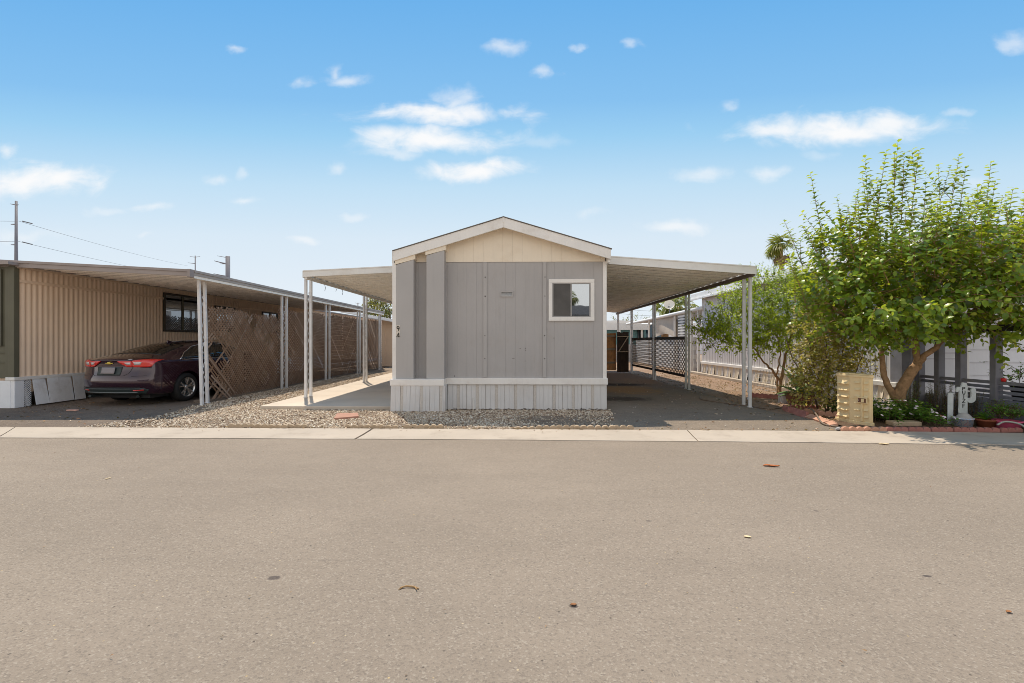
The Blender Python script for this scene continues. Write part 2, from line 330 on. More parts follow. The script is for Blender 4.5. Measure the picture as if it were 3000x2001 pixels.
# ------------------------------------------------------------------ world: sky with clouds
def world():
    w = bpy.data.worlds.new('World'); SC.world = w; w.use_nodes = True; t = w.node_tree; N = t.nodes; N.clear(); L = t.links.new
    def nd(typ, ins={}, **kw):
        n = N.new(typ)
        for k, v in kw.items(): setattr(n, k, v)
        for a, b in ins.items():
            if isinstance(b, bpy.types.NodeSocket): L(b, n.inputs[a])
            else: n.inputs[a].default_value = b
        return n
    def mth(op, a, b=0.): return nd('ShaderNodeMath', {0: a, 1: b}, operation=op).outputs[0]
    def rng(v, a, b, c=0., d=1.): return nd('ShaderNodeMapRange', {'Value': v, 'From Min': a, 'From Max': b, 'To Min': c, 'To Max': d}, interpolation_type='SMOOTHSTEP').outputs['Result']
    def mixc(f, a, b):
        n = nd('ShaderNodeMix', data_type='RGBA')
        for k, v in ((0, f), (6, a), (7, b)):
            if isinstance(v, bpy.types.NodeSocket): L(v, n.inputs[k])
            else: n.inputs[k].default_value = v if k == 0 else (*v, 1)
        return n.outputs[2]
    tc = nd('ShaderNodeTexCoord').outputs['Generated']; s = nd('ShaderNodeSeparateXYZ', {0: tc}).outputs
    hyp = mth('SQRT', mth('ADD', mth('ADD', mth('MULTIPLY', mth('MULTIPLY', s[0], s[0]), .18), mth('MULTIPLY', s[1], s[1])), mth('MULTIPLY', s[2], s[2])))
    el = mth('MAXIMUM', mth('DIVIDE', s[2], hyp), 0)
    r = nd('ShaderNodeValToRGB', {'Fac': el}); e = r.color_ramp.elements
    stops = [(0,(.78,.845,.90)), (.12,(.755,.83,.90)), (.22,(.69,.805,.90)), (.32,(.53,.735,.895)), (.41,(.325,.615,.875)), (.465,(.235,.525,.855)), (.60,(.145,.435,.82)), (.85,(.13,.40,.78)), (1,(.13,.40,.78))]
    while len(e) < len(stops): e.new(.5)
    for i, (p, c) in enumerate(stops): e[i].position = p; e[i].color = (*c, 1)
    sky = nd('ShaderNodeTexSky', sky_type='NISHITA', sun_disc=False, sun_elevation=SUN_EL, sun_rotation=SUN_ROT, air_density=1.0, dust_density=.6, ozone_density=2.0, altitude=340).outputs[0]
    blue = mixc(.06, r.outputs['Color'], nd('ShaderNodeVectorMath', {0: sky, 3: .10}, operation='SCALE').outputs[0])
    # clouds: soft ragged patches at fixed places of the sky (tangent coordinates of the direction)
    yy = mth('MAXIMUM', s[1], .05); u = mth('DIVIDE', s[0], yy); v = mth('DIVIDE', s[2], yy)
    uv = nd('ShaderNodeCombineXYZ', {0: u, 1: v}).outputs[0]
    n1 = nd('ShaderNodeTexNoise', {'Vector': nd('ShaderNodeMapping', {'Vector': uv, 'Scale': (1, 1.9, 1)}).outputs[0], 'Scale': 9.0, 'Detail': 7.0, 'Roughness': .58, 'Distortion': .5}).outputs['Fac']
    n1 = mth('SUBTRACT', n1, .5)
    wn = nd('ShaderNodeTexNoise', {'Vector': uv, 'Scale': 11.0, 'Detail': 5.0, 'Roughness': .55}).outputs['Color']
    wv = nd('ShaderNodeVectorMath', {0: nd('ShaderNodeVectorMath', {0: wn, 1: (.5,.5,.5)}, operation='SUBTRACT').outputs[0], 1: (.105,.05,0)}, operation='MULTIPLY').outputs[0]
    uv = nd('ShaderNodeVectorMath', {0: uv, 1: wv}, operation='ADD').outputs[0]
    acc = None
    CL = [(1015,262,225,30,1,-.02),(1045,238,60,36,1,.1),(1000,322,200,36,1,.02),(890,318,85,40,.9,.25),(900,350,90,16,.5,0),(1088,389,135,27,1,.02),(800,186,58,20,.9,.45),(775,165,25,26,.7,0),(1160,108,62,22,.85,.1),(540,113,32,13,.75,.2),
          (60,416,190,44,1,0),(120,414,100,42,1,0),(15,350,35,22,.9,0),(60,540,90,18,.35,0),(1920,296,250,40,1,-.02),(2040,280,110,34,.95,0),(1800,295,110,34,.9,.1),(1622,400,74,22,.8,.03),(1760,400,62,22,.8,.06),(1250,168,30,18,.75,0),(700,192,32,18,.65,-.1),
          (775,382,26,16,.65,.1),(690,545,40,11,.75,0),(560,461,46,11,.75,0),(345,476,50,15,.75,.05),(490,412,40,14,.65,0),(1545,522,85,19,.65,-.05),(1460,96,26,13,.6,.2),(2330,100,45,30,.75,.3),
          (815,497,34,12,.55,0),(250,484,55,10,.45,0),(1690,246,28,18,.6,.2),(2200,258,30,12,.5,0),(1250,322,70,16,.35,0),(1360,488,30,14,.4,0),(560,398,20,14,.5,0),(330,540,26,10,.4,0),(1325,112,14,12,.6,0),(2240,415,50,20,.4,0),(1890,355,40,14,.35,0)]
    for (dx, dy, rx, ry, st, tilt) in CL:
        d = ray(dx*1.276, dy*1.276); u0, v0 = d[0]/d[1], d[2]/d[1]; k = 1.276/FPX
        q = nd('ShaderNodeMapping', {'Vector': uv, 'Location': (0,0,0)}, vector_type='POINT')
        sb = nd('ShaderNodeVectorMath', {0: uv, 1: (u0, v0, 0)}, operation='SUBTRACT').outputs[0]
        N.remove(q)
        ro = nd('ShaderNodeMapping', {'Vector': sb, 'Rotation': (0, 0, tilt), 'Scale': (1/(rx*k), 1/(ry*k), 0)}).outputs[0]
        l = nd('ShaderNodeVectorMath', {0: ro}, operation='LENGTH').outputs['Value']
        m = rng(mth('ADD', mth('SUBTRACT', 1.0, l), mth('MULTIPLY', n1, 1.9)), -.15, 1.0, 0, st*(.95 if rx > 80 else .62))
        acc = m if acc is None else mth('MAXIMUM', acc, m)
    acc = mth('MULTIPLY', acc, rng(s[1], .1, .2))
    # made-up bright cloud behind the viewer, added to fill the shaded fronts
    n2 = nd('ShaderNodeTexNoise', {'Vector': tc, 'Scale': 2.6, 'Detail': 6.0, 'Roughness': .6}).outputs['Fac']
    back = mth('MULTIPLY', rng(s[1], -.05, -.5), rng(n2, .30, .62, .35, 1.0))
    c1 = mixc(mth('MULTIPLY', acc, 1.0), blue, (.95,.945,.945))
    c2 = mixc(back, c1, (.80,.775,.75))
    low = mth('MULTIPLY', rng(s[1], .42, -.05), mth('MULTIPLY', rng(s[2], .46, .10), rng(n2, .2, .55, .75, 1.0)))  # added bright low band, unseen fill reaching in under the awnings
    c2 = mixc(low, c2, (1.30,1.24,1.16))
    gr = mixc(rng(s[2], 0, -.06), c2, (.30,.26,.22))
    bg = nd('ShaderNodeBackground', {'Color': gr, 'Strength': 1.0})
    L(bg.outputs[0], nd('ShaderNodeOutputWorld').inputs['Surface'])
SUN_DIR = Vector((-.22, .455, 1)).normalized()
SUN_EL = math.asin(SUN_DIR.z); SUN_ROT = math.atan2(SUN_DIR.x, SUN_DIR.y)
world()
sl = bpy.data.lights.new('sun', 'SUN'); sl.energy = 4.4; sl.angle = math.radians(.53); sl.color = (1, .90, .76)
so = bpy.data.objects.new('sun', sl); COL.objects.link(so); so.rotation_euler = SUN_DIR.to_track_quat('Z', 'Y').to_euler(); so.location = (-10, 20, 40)
cd = bpy.data.cameras.new('camera'); cam = bpy.data.objects.new('camera', cd); COL.objects.link(cam); SC.camera = cam
cd.sensor_width = 36; cd.lens = 36*FPX/3000; cd.clip_end = 2000; cd.clip_start = .05
cam.location = (0, 0, CAMH); cam.rotation_euler = (math.pi/2, 0, TH)
SC.view_settings.view_transform = 'Standard'; SC.view_settings.look = 'None'; SC.view_settings.exposure = .06; SC.view_settings.gamma = 1
SC.cycles.use_denoising = True; SC.cycles.denoiser = 'OPENIMAGEDENOISE'; SC.cycles.denoising_input_passes = 'RGB_ALBEDO_NORMAL'; SC.cycles.denoising_prefilter = 'ACCURATE'; SC.cycles.pixel_filter_type = 'BLACKMAN_HARRIS'; SC.cycles.filter_width = .9; SC.cycles.max_bounces = 8; SC.cycles.transparent_max_bounces = 8; SC.cycles.sample_clamp_indirect = 6
#==PART2==
# ------------------------------------------------------------------ ground sheets
def sheet(name, poly, z, mat, nsub=0):
    m = MB(); m.quad(*[(x, y, z) for x, y in poly]); return struct(m.build(name, mat))
sheet('ground', [(-600,-400),(600,-400),(600,900),(-600,900)], -.016, M['far_ground'])
KB = [(-40,7.36),(-8.454,7.236),(-4.52,7.222),(-1.0,7.204),(2.543,7.187),(5.668,7.138),(7.633,7.05),(14,6.75),(30,6.0)]
KF = [(-40,6.47),(-7.564,6.474),(-4.06,6.491),(-.9,6.484),(2.273,6.425),(5.04,6.349),(6.825,6.27),(14,5.95),(30,5.2)]
sheet('road', [(x, y-.004) for x, y in KF] + [(30,-9),(-40,-9)], -.004, M['road'])
def kerb_strip():
    m = MB()
    def at(line, x):
        for (x0,y0),(x1,y1) in zip(line, line[1:]):
            if x0 <= x <= x1: return y0+(y1-y0)*(x-x0)/(x1-x0)
    # slabs between joints; a joint runs askew from front to back
    J = [(-39.9,-39.9),(-7.6,-8.2),(-2.37,-2.357),(2.488,2.614),(7.9,8.0),(29.9,29.9)]
    for k in range(len(J)-1):
        f0, b0 = J[k]; f1, b1 = J[k+1]; g = .004 if k in (1,) else .011; g0 = .018 if k == 2 else .009; g1 = .018 if k == 1 else .009
        n = 14; top = []
        for i in range(n+1):
            s = i/n; xf = f0+g0+(f1-g1-f0-g0)*s; xb = b0+g0+(b1-g1-b0-g0)*s
            yf = at(KF, xf)+random.uniform(-.008,.008); yb = at(KB, xb)+random.uniform(-.006,.006)
            top.append((xf, yf, xb, yb))
        vs = []
        for xf, yf, xb, yb in top:
            vs += [(xf,yf,-.03),(xf,yf,.006),(xf*.6+xb*.4, yf*.6+yb*.4, .004),(xb,yb,.014),(xb,yb,-.03)]
        fs = []
        for i in range(n):
            for j in range(4): a = i*5+j; fs.append((a, a+5, a+6, a+1))
        fs += [tuple(range(5)), tuple(n*5+j for j in range(4,-1,-1))]
        m.add(vs, fs)
    return struct(m.build('kerb', M['concrete'], bevel=.004))
kerb_strip()
sheet('driveway', [(-16,7.2),(-6.15,7.2),(-6.4,8.1),(-6.75,9.0),(-7.05,9.9),(-7.3,25),(-16,25)], -.008, M['drive_left'])
sheet('driveway.001', [(1.55,7.16),(5.1,7.12),(5.25,8.4),(5.15,9.4),(4.98,10.2),(5.0,24.5),(1.5,24.5),(1.75,9.4)], -.006, M['drive_right'])
sheet('gravel_bed', [(-6.2,7.19),(1.62,7.16),(1.8,8.6),(1.78,9.5),(-2.6,9.5),(-2.6,30),(-7.4,30),(-7.2,9.9),(-6.8,9.0),(-6.45,8.1)], 0.0, M['gravel_base'])
sheet('dirt_yard', [(5.05,8.9),(9.5,8.9),(9.5,40),(1.75,40),(1.75,24.2),(5.02,24.2),(4.95,10.2)], -.003, M['dirt'])
sheet('garden_soil', [(5.3,7.2),(9.6,7.0),(9.6,9.5),(5.35,9.4),(5.32,8.5)], 0.012, M['soil'])
m = MB(); m.prism([(-5.38,9.29),(-2.56,9.30),(-2.56,24.5),(-5.52,24.5),(-5.5,16)], lambda a,b,d: (a,b,d), -.02, .07)
struct(m.build('patio_slab', M['slab'], bevel=.012))
# loose stones of the gravel bed
ICO = None
def ico():
    bm = bmesh.new(); bmesh.ops.create_icosphere(bm, subdivisions=1, radius=1); v = np.array([p.co[:] for p in bm.verts]); f = np.array([[q.index for q in p.verts] for p in bm.faces]); bm.free(); return v, f
def fast_mesh(name, V, Fa, nv, rnd, mat, parent=None, smooth=False):
    """V (n,3), Fa (m,k) all faces of k corners"""
    me = bpy.data.meshes.new(name); me.vertices.add(len(V)); me.vertices.foreach_set('co', V.astype(np.float32).ravel())
    k = Fa.shape[1]; me.loops.add(Fa.size); me.loops.foreach_set('vertex_index', Fa.astype(np.int32).ravel())
    me.polygons.add(len(Fa)); me.polygons.foreach_set('loop_start', np.arange(len(Fa), dtype=np.int32)*k)
    me.update(calc_edges=True)
    at = me.attributes.new('rnd', 'FLOAT', 'POINT'); at.data.foreach_set('value', np.repeat(rnd, nv).astype(np.float32))
    return link(name, me, mat, parent, 0, smooth)
def rocks(name, xy, size, zb, mat):
    v, f = ico(); n = len(xy); a = RNG.uniform(0, 6.28, n); sc = size[:,None]*np.stack([RNG.uniform(.75,1.45,n), RNG.uniform(.6,1.0,n), RNG.uniform(.38,.7,n)], 1)
    q = v[None]*(1+RNG.uniform(-.16,.16,(n,len(v),1)))*sc[:,None,:]
    tl = RNG.normal(0,.35,n); c, s_ = np.cos(tl)[:,None], np.sin(tl)[:,None]; x, z = q[:,:,0]*c-q[:,:,2]*s_, q[:,:,0]*s_+q[:,:,2]*c
    c, s_ = np.cos(a)[:,None], np.sin(a)[:,None]; X = x*c-q[:,:,1]*s_+xy[:,0:1]; Y = x*s_+q[:,:,1]*c+xy[:,1:2]; Z = z+zb[:,None]
    V = np.stack([X,Y,Z],2).reshape(-1,3); Fa = (f[None]+(np.arange(n)*len(v))[:,None,None]).reshape(-1,3)
    return fast_mesh(name, V, Fa, len(v), RNG.uniform(0,1,n), mat)
def in_poly(pts, poly):
    x, y = pts[:,0], pts[:,1]; r = np.zeros(len(pts), bool); n = len(poly)
    for i in range(n):
        x0,y0 = poly[i]; x1,y1 = poly[(i+1)%n]
        c = ((y0>y)!=(y1>y)) & (x < (x1-x0)*(y-y0)/(y1-y0+1e-12)+x0); r ^= c
    return r
def scatter(n, bb, poly): 
    p = np.stack([RNG.uniform(bb[0],bb[1],n), RNG.uniform(bb[2],bb[3],n)],1); return p[in_poly(p, poly)]
A = scatter(60000, (-6.6,1.9,7.24,9.6), [(-5.9,7.26),(1.45,7.24),(1.7,8.3),(1.85,9.36),(-2.6,9.36),(-2.6,9.27),(-5.42,9.27),(-5.4,9.7),(-6.9,9.7),(-6.62,9.0),(-6.35,8.3)])
wob = np.sin(A[:,0]*1.7+.6)*np.cos(A[:,1]*2.3+A[:,0]*.6)
keep = ~((A[:,0] > -1.9) & (wob > .45) & (RNG.uniform(0,1,len(A)) < .8)) & ~((A[:,0] < -1.9) & (np.sin(A[:,0]*2.9+1.0)*np.cos(A[:,1]*3.7+A[:,0]*1.3) > .62) & (RNG.uniform(0,1,len(A)) < .75)) & ~((A[:,0] > .2) & (A[:,1] < 8.6) & (RNG.uniform(0,1,len(A)) < .35 + .3*(A[:,0]-.2)))
A = A[keep]
B = scatter(22000, (-7.5,-5.3,9.5,20), [(-6.95,9.6),(-5.38,9.6),(-5.5,20),(-7.45,20),(-7.2,12)])
Cc = scatter(4500, (-7.6,-5.6,7.24,9.9), [(-7.2,7.25),(-5.9,7.25),(-6.6,9.0),(-6.9,9.8),(-7.15,9.8),(-6.9,9.0),(-6.8,8.3)])
Sp = scatter(420, (-6.5,2.2,6.6,7.3), [(-6.4,7.22),(2.0,7.18),(2.0,7.0),(-2,6.85),(-6.4,7.0)]); Sp = Sp[RNG.uniform(0,1,len(Sp)) < ((Sp[:,1]-6.8)/.45)**2]; Sp2 = scatter(260, (1.4,5,7.3,20), [(1.5,7.3),(4.9,7.3),(4.9,16),(1.9,16)])
ALLP = np.concatenate([A, B, Cc, Sp, Sp2]); sz = np.concatenate([RNG.gamma(6, .00165, len(A)), RNG.gamma(8,.0017,len(B)), RNG.gamma(9,.0013,len(Cc)), RNG.gamma(8,.0011,len(Sp)), RNG.gamma(8,.0014,len(Sp2))])
tag(rocks('loose_gravel', ALLP, np.clip(sz,.005,.03), sz*.25+RNG.uniform(0,.008,len(ALLP))+np.where(ALLP[:,1] < 7.2, .008, 0), M['stones']), 'loose cream and brown gravel stones in front of and beside the grey home', 'gravel', kind='stuff')
# ------------------------------------------------------------------ the grey mobile home
XL, XR, YF, YP = -2.585, 1.75, 9.36, 9.11          # side walls, front wall, front of the pilasters
YB = 24.0; ZS = .64; ZG = 3.03
AX = -.342; ZA = 3.69; ZE = 3.045
def roofz(x): return ZA - (ZA-ZE)*(abs(x-AX)/(XR+.05-AX))      # underside of the barge board
home = thing('mobile_home', 'grey single wide mobile home with white skirting and gabled front', 'mobile home', (AX, YF, 0))
m = MB(); m.box((XL+.02, YF+.02, ZS-.1), (XR-.02, YB, ZG+.02)); core = m.build('wall', M['groove'], home)
def boards(name, x0, x1, z0, ztop, mat, y, parent, pitch=.2, gap=.0014, t=.012):
    m = MB(); x = x0
    while x < x1-.01:
        e = min(x+pitch, x1); a, b = x+gap/2, e-gap/2
        m.prism([(a, z0), (b, z0), (b, ztop(b)), (a, ztop(a))], lambda p, q, d: (p, d, q), y-t, y+.03); x = e
    return m.build(name, mat, parent)
boards('siding', XL+.08, XR-.06, ZS, lambda x: ZG, M['wall_grey'], YF, home)
m = MB(); xs = np.linspace(XL, XR, 23)
gb = boards('gable_siding', XL+.02, XR-.02, ZG+.004, lambda x: roofz(x)+.12, M['cream'], YF-.014, home)
# vertical battens, with nail heads
m = MB()
for x0, x1 in ((-.765,-.69),(.458,.53)): m.box((x0, YF-.036, ZS+.02), (x1, YF-.005, ZG-.004))
b_ = m.build('batten', M['wall_rear'], home, bevel=.004)
m = MB()
for x in (-.725, .495):
    for z in (2.72, 2.33, 1.52, 1.05): m.cyl((x+random.uniform(-.01,.01), YF-.039, z), (x+random.uniform(-.01,.01), YF-.034, z-.001), .011, n=8)
m.build('nail_head', M['rail_brown'], b_)
m = MB()
for px, py, l in ((1522,1021,.05),(1538,1022,.02),(1538,1027,.035),(1500,1050,.09),(1537,1058,.04),(1622,992,.02),(1331,1103,.02)):
    p = P(px, py, YF); m.box((p.x, YF-.0135, p.z), (p.x+l*.6, YF-.0125, p.z+.006+.015*(l < .03)))
m.build('scuff_marks', M['rail_brown'], home)
# two pilasters reaching from the ledge to the barge board
for x0, x1 in ((XL+.075, -2.155), (-1.895, -1.535)):
    m = MB(); m.prism([(x0, ZS), (x1, ZS), (x1, roofz(x1)-.09), (x0, roofz(x0)-.09)], lambda a,b,d: (a,d,b), YP+.02, YF+.01); p = m.build('pilaster', M['wall_rear'], home, bevel=.006)
    m = MB(); m.prism([(x0-.02, roofz(x0)-.085), (x1+.03, roofz(x1)-.085), (x1+.03, roofz(x1)+.05), (x0-.02, roofz(x0)+.05)], lambda a,b,d: (a,d,b), YP+.012, YF+.005); m.build('cap', M['cream'], p)
m = MB(); m.box((-1.945, YF-.05, ZS), (-1.905, YF+.01, ZG)); m.build('batten', M['wall_rear'], home, bevel=.004)
# corner trims
m = MB(); m.box((XL-.005, YP+.03, ZS), (XL+.075, YF+.05, roofz(XL)-.03)); m.build('corner_trim', M['white'], home, bevel=.006)
m = MB(); m.box((XR-.065, YF-.03, ZS), (XR+.01, YF+.05, roofz(XR)-.02)); m.box((XR+.0, YF+.05, ZS), (XR+.012, YF+.13, 3.0)); ct = m.build('corner_trim', M['white'], home, bevel=.006)
# side cladding
for xs_ in (XL, XR):
    m = MB(); s_ = -1 if xs_ == XL else 1; y = YF+.12
    while y < YB-.1: m.box((xs_-.02, y+.002, ZS), (xs_+.012*s_*.5, y+.2, ZG+.03)) if s_ > 0 else m.box((xs_-.006, y+.002, ZS), (xs_+.02, y+.2, ZG+.03)); y += .2
    m.build('side_siding', M['wall_grey'], home)
# ledge boards
m = MB(); m.box((XL-.03, YP-.055, .515), (-1.525, YF, .645)); m.box((-1.5245, YF-.06, .52), (XR+.03, YF+.01, .652)); m.box((XR-.02, YF+.012, .52), (XR+.03, YB, .65)); m.box((XL-.03, YF+.012, .52), (XL+.02, YB, .65))
m.build('ledge_board', M['white'], home, bevel=.006)
# skirting: planks, grooves and pebbled strips, flared a little at the foot
def skirt_run(x0, x1, yt, yb, parent):
    m = MB(); r = MB(); x = x0; k = 0; pat = [(.100,'p',.001,.012),(.095,'p',.0065,.012),(.056,'r',0,0),(.060,'p',.001,.014),(.082,'p',.0065,.012)]
    def plank(mb, a, b, o): mb.add([(a,yt-o,.525),(b,yt-o,.525),(b,yb-o,-.01),(a,yb-o,-.01),(a,yt+.05,.525),(b,yt+.05,.525),(b,yb+.05,-.01),(a,yb+.05,-.01)], [(0,1,2,3),(7,6,5,4),(0,4,5,1),(1,5,6,2),(2,6,7,3),(3,7,4,0)])
    while x < x1-.005:
        w_, kd, gp, of = pat[k % 5]; e = min(x+w_, x1)
        if kd == 'r': plank(r, x, e, .004)
        else: plank(m, x+.001, e-gp, of)
        x = e; k += 1
    plank(r, x0+.004, x1-.004, -.004)
    s = m.build('skirting', M['skirt'], parent); r.build('pebbled_strip', M['skirt_rough'], s)
    return s
skirt_run(XL-.01, -1.53, YP-.03, YP-.075, home); skirt_run(-1.50, XR+.015, YF-.012, YF-.03, home)
m = MB()
for xs_, s_ in ((XL, -1), (XR, 1)):
    y = YF+.03
    while y < YB: m.box((xs_-.012, y+.003, -.01), (xs_+.012, y+.19, .522)); y += .195
m.box((-1.531, YP-.06, -.01), (-1.506, YF-.03, .52))
m.build('side_skirting', M['skirt'], home)
m = MB(); m.cyl((-.97, YF-.045, 0), (-.97, YF-.045, .24), .012, n=8); m.build('stub_pipe', M['white'], home)
# barge board, roof
def chev(y0, y1, zt, zb, mat, name, x0, x1, parent):
    mb = MB()
    for a, b in ((x0, AX), (AX, x1)):
        za, zb2 = roofz(a), roofz(b)
        mb.prism([(a, za+zb), (b, zb2+zb), (b, zb2+zt), (a, za+zt)], lambda p,q,d: (p,d,q), y0, y1)
    return mb.build(name, mat, parent, bevel=.005)
chev(YP-.015, YP+.03, .195, -.005, M['white'], 'barge_board', XL-.01+.035, XR+.05, home)
chev(YP+.032, YF+.0, .10, .06, M['cream'], 'soffit', XL+.03, XR+.04, home)
rf = chev(YP-.035, YB+.2, .214, .197, M['shingle'], 'roof', XL-.02+.03, XR+.07, home)
m = MB(); m.box((AX-.02, YP-.025, ZA+.10), (AX+.02, YP-.014, ZA+.19)); m.build('ridge_clip', M['white'], rf)
# eave boards along the sides
m = MB(); m.box((XL-.015, YP+.05, ZE-.06), (XL+.03, YB, ZE+.19)); m.box((XR+.0, YP+.05, ZE-.06), (XR+.048, YB, ZE+.19)); m.build('eave_board', M['white'], home)
# window
wx0, wx1, wz0, wz1 = .575, 1.508, 1.822, 2.678; ix0, ix1, iz0, iz1 = .662, 1.418, 1.912, 2.588
win = bpy.data.objects.new('window', None); COL.objects.link(win); win.parent = home; win.matrix_parent_inverse = ORG[home.name]
def frame(mb, x0, x1, z0, z1, X0, X1, Z0, Z1, y0, y1):
    mb.box((x0,y0,z0),(x1,y1,Z0)); mb.box((x0,y0,Z1),(x1,y1,z1)); mb.box((x0,y0,Z0),(X0,y1,Z1)); mb.box((X1,y0,Z0),(x1,y1,Z1))
m = MB(); frame(m, wx0, wx1, wz0, wz1, ix0-.012, ix1+.012, iz0-.012, iz1+.012, YF-.045, YF-.01); m.build('window_trim', M['white'], win, bevel=.005)
m = MB(); frame(m, ix0-.012, ix1+.012, iz0-.012, iz1+.012, ix0+.012, ix1-.012, iz0+.012, iz1-.012, YF-.034, YF-.008); m.box((1.022, YF-.033, iz0+.012), (1.05, YF-.008, iz1-.012)); m.build('sash', pbr('grey_aluminium_sash', (.32,.31,.30), .4, .08), win)
m = MB(); m.box((1.05, YF-.020, iz0+.012), (ix1-.012, YF-.014, iz1-.012)); m.build('pane', M['mirror_glass'], win)
m = MB(); m.box((ix0+.012, YF-.024, iz0+.012), (1.022, YF-.019, iz1-.012)); m.build('screen', M['screen'], win)
# vent
m = MB(); frame(m, -.412, -.148, 2.318, 2.436, -.392, -.168, 2.334, 2.420, YF-.03, YF-.01); v_ = m.build('vent', M['wall_rear'], home)
m = MB(); m.box((-.392, YF-.0145, 2.334), (-.168, YF-.0125, 2.420)); m.build('vent_opening', M['inside'], v_)
m = MB()
for k in range(4): z = 2.342+k*.022; m.add([(-.392,YF-.028,z),(-.168,YF-.028,z),(-.168,YF-.016,z+.012),(-.392,YF-.016,z+.012)], [(0,1,2,3)])
m.build('louvre', M['white'], v_)
# house number 9 over 4, painted black on pale backing
def stroke(mb, pts, w, y, cx, cz, sc):
    for (a, b), (c, d) in zip(pts, pts[1:]): mb.bar((cx+a*sc, y, cz+b*sc), (cx+c*sc, y, cz+d*sc), .004, w*sc, up=(0,1,0)) if False else mb.bar((cx+a*sc, y, cz+b*sc), (cx+c*sc, y, cz+d*sc), w*sc, .004, up=(0,1,0))
NX = XL+.118; NY = YP+.017
m = MB(); m.box((NX-.034, NY-.0, 1.60), (NX+.034, NY+.006, 1.725)); nb = m.build('number_backing', M['plate_tan'], home)
m = MB(); m.box((NX-.034, NY-.0, 1.487), (NX+.034, NY+.006, 1.592)); nb2 = m.build('number_backing', M['plate_tan'], home)
m = MB(); ring = [(.021*math.cos(t), .026*math.sin(t)) for t in np.linspace(-2.2, 4.1, 22)]
stroke(m, ring, .016, NY-.003, NX, 1.682, 1); stroke(m, [(.022,.0),(.019,-.03),(.004,-.066)], .017, NY-.003, NX, 1.682, 1); m.build('digit', M['digit'], nb)
m = MB(); stroke(m, [(-.026,-.038),(.010,.040)], .013, NY-.003, NX, 1.535, 1); stroke(m, [(.012,.042),(.019,-.040)], .019, NY-.004, NX, 1.535, 1); stroke(m, [(-.034,-.036),(-.014,-.036)], .012, NY-.003, NX, 1.535, 1); stroke(m, [(-.006,-.035),(.03,-.035)], .014, NY-.0035, NX, 1.535, 1); m.build('digit', M['digit'], nb2)
# ------------------------------------------------------------------ awnings
def pan_sheet(x0, z0, x1, z1, y0, y1, pitch=.36):
    """ribbed metal pans; ribs run from the home (x0) outwards (x1)"""
    prof = []; y = y0
    while y < y1-.01:
        prof += [(y, 0), (y+pitch*.26, 0), (y+pitch*.29, -.020), (y+pitch*.35, -.020), (y+pitch*.38, 0), (y+pitch*.64, 0), (y+pitch*.69, .050), (y+pitch*.95, .050)]; y += pitch
    mb = MB(); n = len(prof)
    for zz in (0, .004):
        b = len(mb.v); mb.v += [(x0, p, z0+q+zz) for p, q in prof] + [(x1, p, z1+q+zz) for p, q in prof]
        mb.f += [(b+i, b+i+1, b+n+i+1, b+n+i) for i in range(n-1)]
    return mb
def scrolls(x, y0, y1, z0, z1):
    mb = MB(); ym = (y0+y1)/2; w = (y1-y0)/2-.02; n = 5; h = (z1-z0)/n
    for k in range(n):
        zc = z0+h*(k+.5); pts = []
        for i in range(26):
            s = i/25; t = (s-.5)*2
            a = t*5.2; r = w*(.35+.65*(1-abs(t)))
            pts.append((x, ym+math.copysign(1, t)*(w*.55-r*.6*math.cos(a*1.0))*abs(t)**.3*.9, zc+t*h*.40+ (0 if abs(t)<.6 else -math.copysign(1,t)*(abs(t)-.6)*h*.55)))
        mb.tube(pts, .007, 5)
        for sgn in (-1, 1):
            cy, cz = ym+sgn*w*.35, zc+sgn*h*.36
            mb.tube([(x, cy+.035*(1-i/20)*math.cos(sgn*i*.55), cz+.04*(1-i/20)*math.sin(sgn*i*.55)) for i in range(16)], .006, 5)
    return mb
def post_pair(x, y0, y1, z0, z1, mat, parent, infill=True, single=False, lean=0):
    mb = MB()
    for y in ((y0,) if single else (y0, y1)):
        mb.bar((x+lean, y, z0), (x, y, z1), .058, .058, up=(0,1,0)); mb.box((x-.045+lean, y-.045, z0), (x+.045+lean, y+.045, z0+.012))
    p = mb.build('post', mat, parent, bevel=.006)
    if infill and not single:
        scrolls(x, y0, y1, z0+.12, z1-.25).build('scrollwork', M['post'], p)
    return p
# right awning
aw = thing('awning', 'white ribbed metal carport awning on posts right of the grey home', 'carport', (4.9, 9.8, 0))
RY0, RY1 = 9.62, 23.3; RX0, RX1 = XR+.05, 4.93
def rz(x): return 3.045 + (2.815-3.045)*(x-RX0)/(RX1-RX0)
pan_sheet(RX0, rz(RX0)+.06, RX1-.02, rz(RX1)+.06, RY0+.03, RY1).build('roof_panel', M['alu'], aw)
m = MB(); m.prism([(RX0-.0, rz(RX0)), (RX1, rz(RX1)), (RX1, rz(RX1)+.155), (RX0, rz(RX0)+.155)], lambda a,b,d: (a,d,b), RY0-.012, RY0+.012)
m.prism([(RX0-.0, rz(RX0)-.012), (RX1, rz(RX1)-.012), (RX1, rz(RX1)+.012), (RX0, rz(RX0)+.012)], lambda a,b,d: (a,d,b), RY0-.022, RY0-.0125)
m.prism([(RX0-.0, rz(RX0)+.14), (RX1, rz(RX1)+.14), (RX1, rz(RX1)+.165), (RX0, rz(RX0)+.165)], lambda a,b,d: (a,d,b), RY0-.022, RY0-.0125)
m.build('fascia', M['alu_fascia'], aw, bevel=.003)
m = MB(); m.box((RX1-.075, RY0+.03, rz(RX1)-.045), (RX1-.01, RY1, rz(RX1)+.035)); m.build('beam', pbr('shaded_awning_beam', (.16,.125,.10), .6, .1), aw)  # beam colour darkened to stand in for the shade on its underside
m = MB(); m.box((RX1-.005, RY0+.01, rz(RX1)-.01), (RX1+.02, RY1, rz(RX1)+.15)); m.build('side_fascia', M['alu_fascia'], aw)
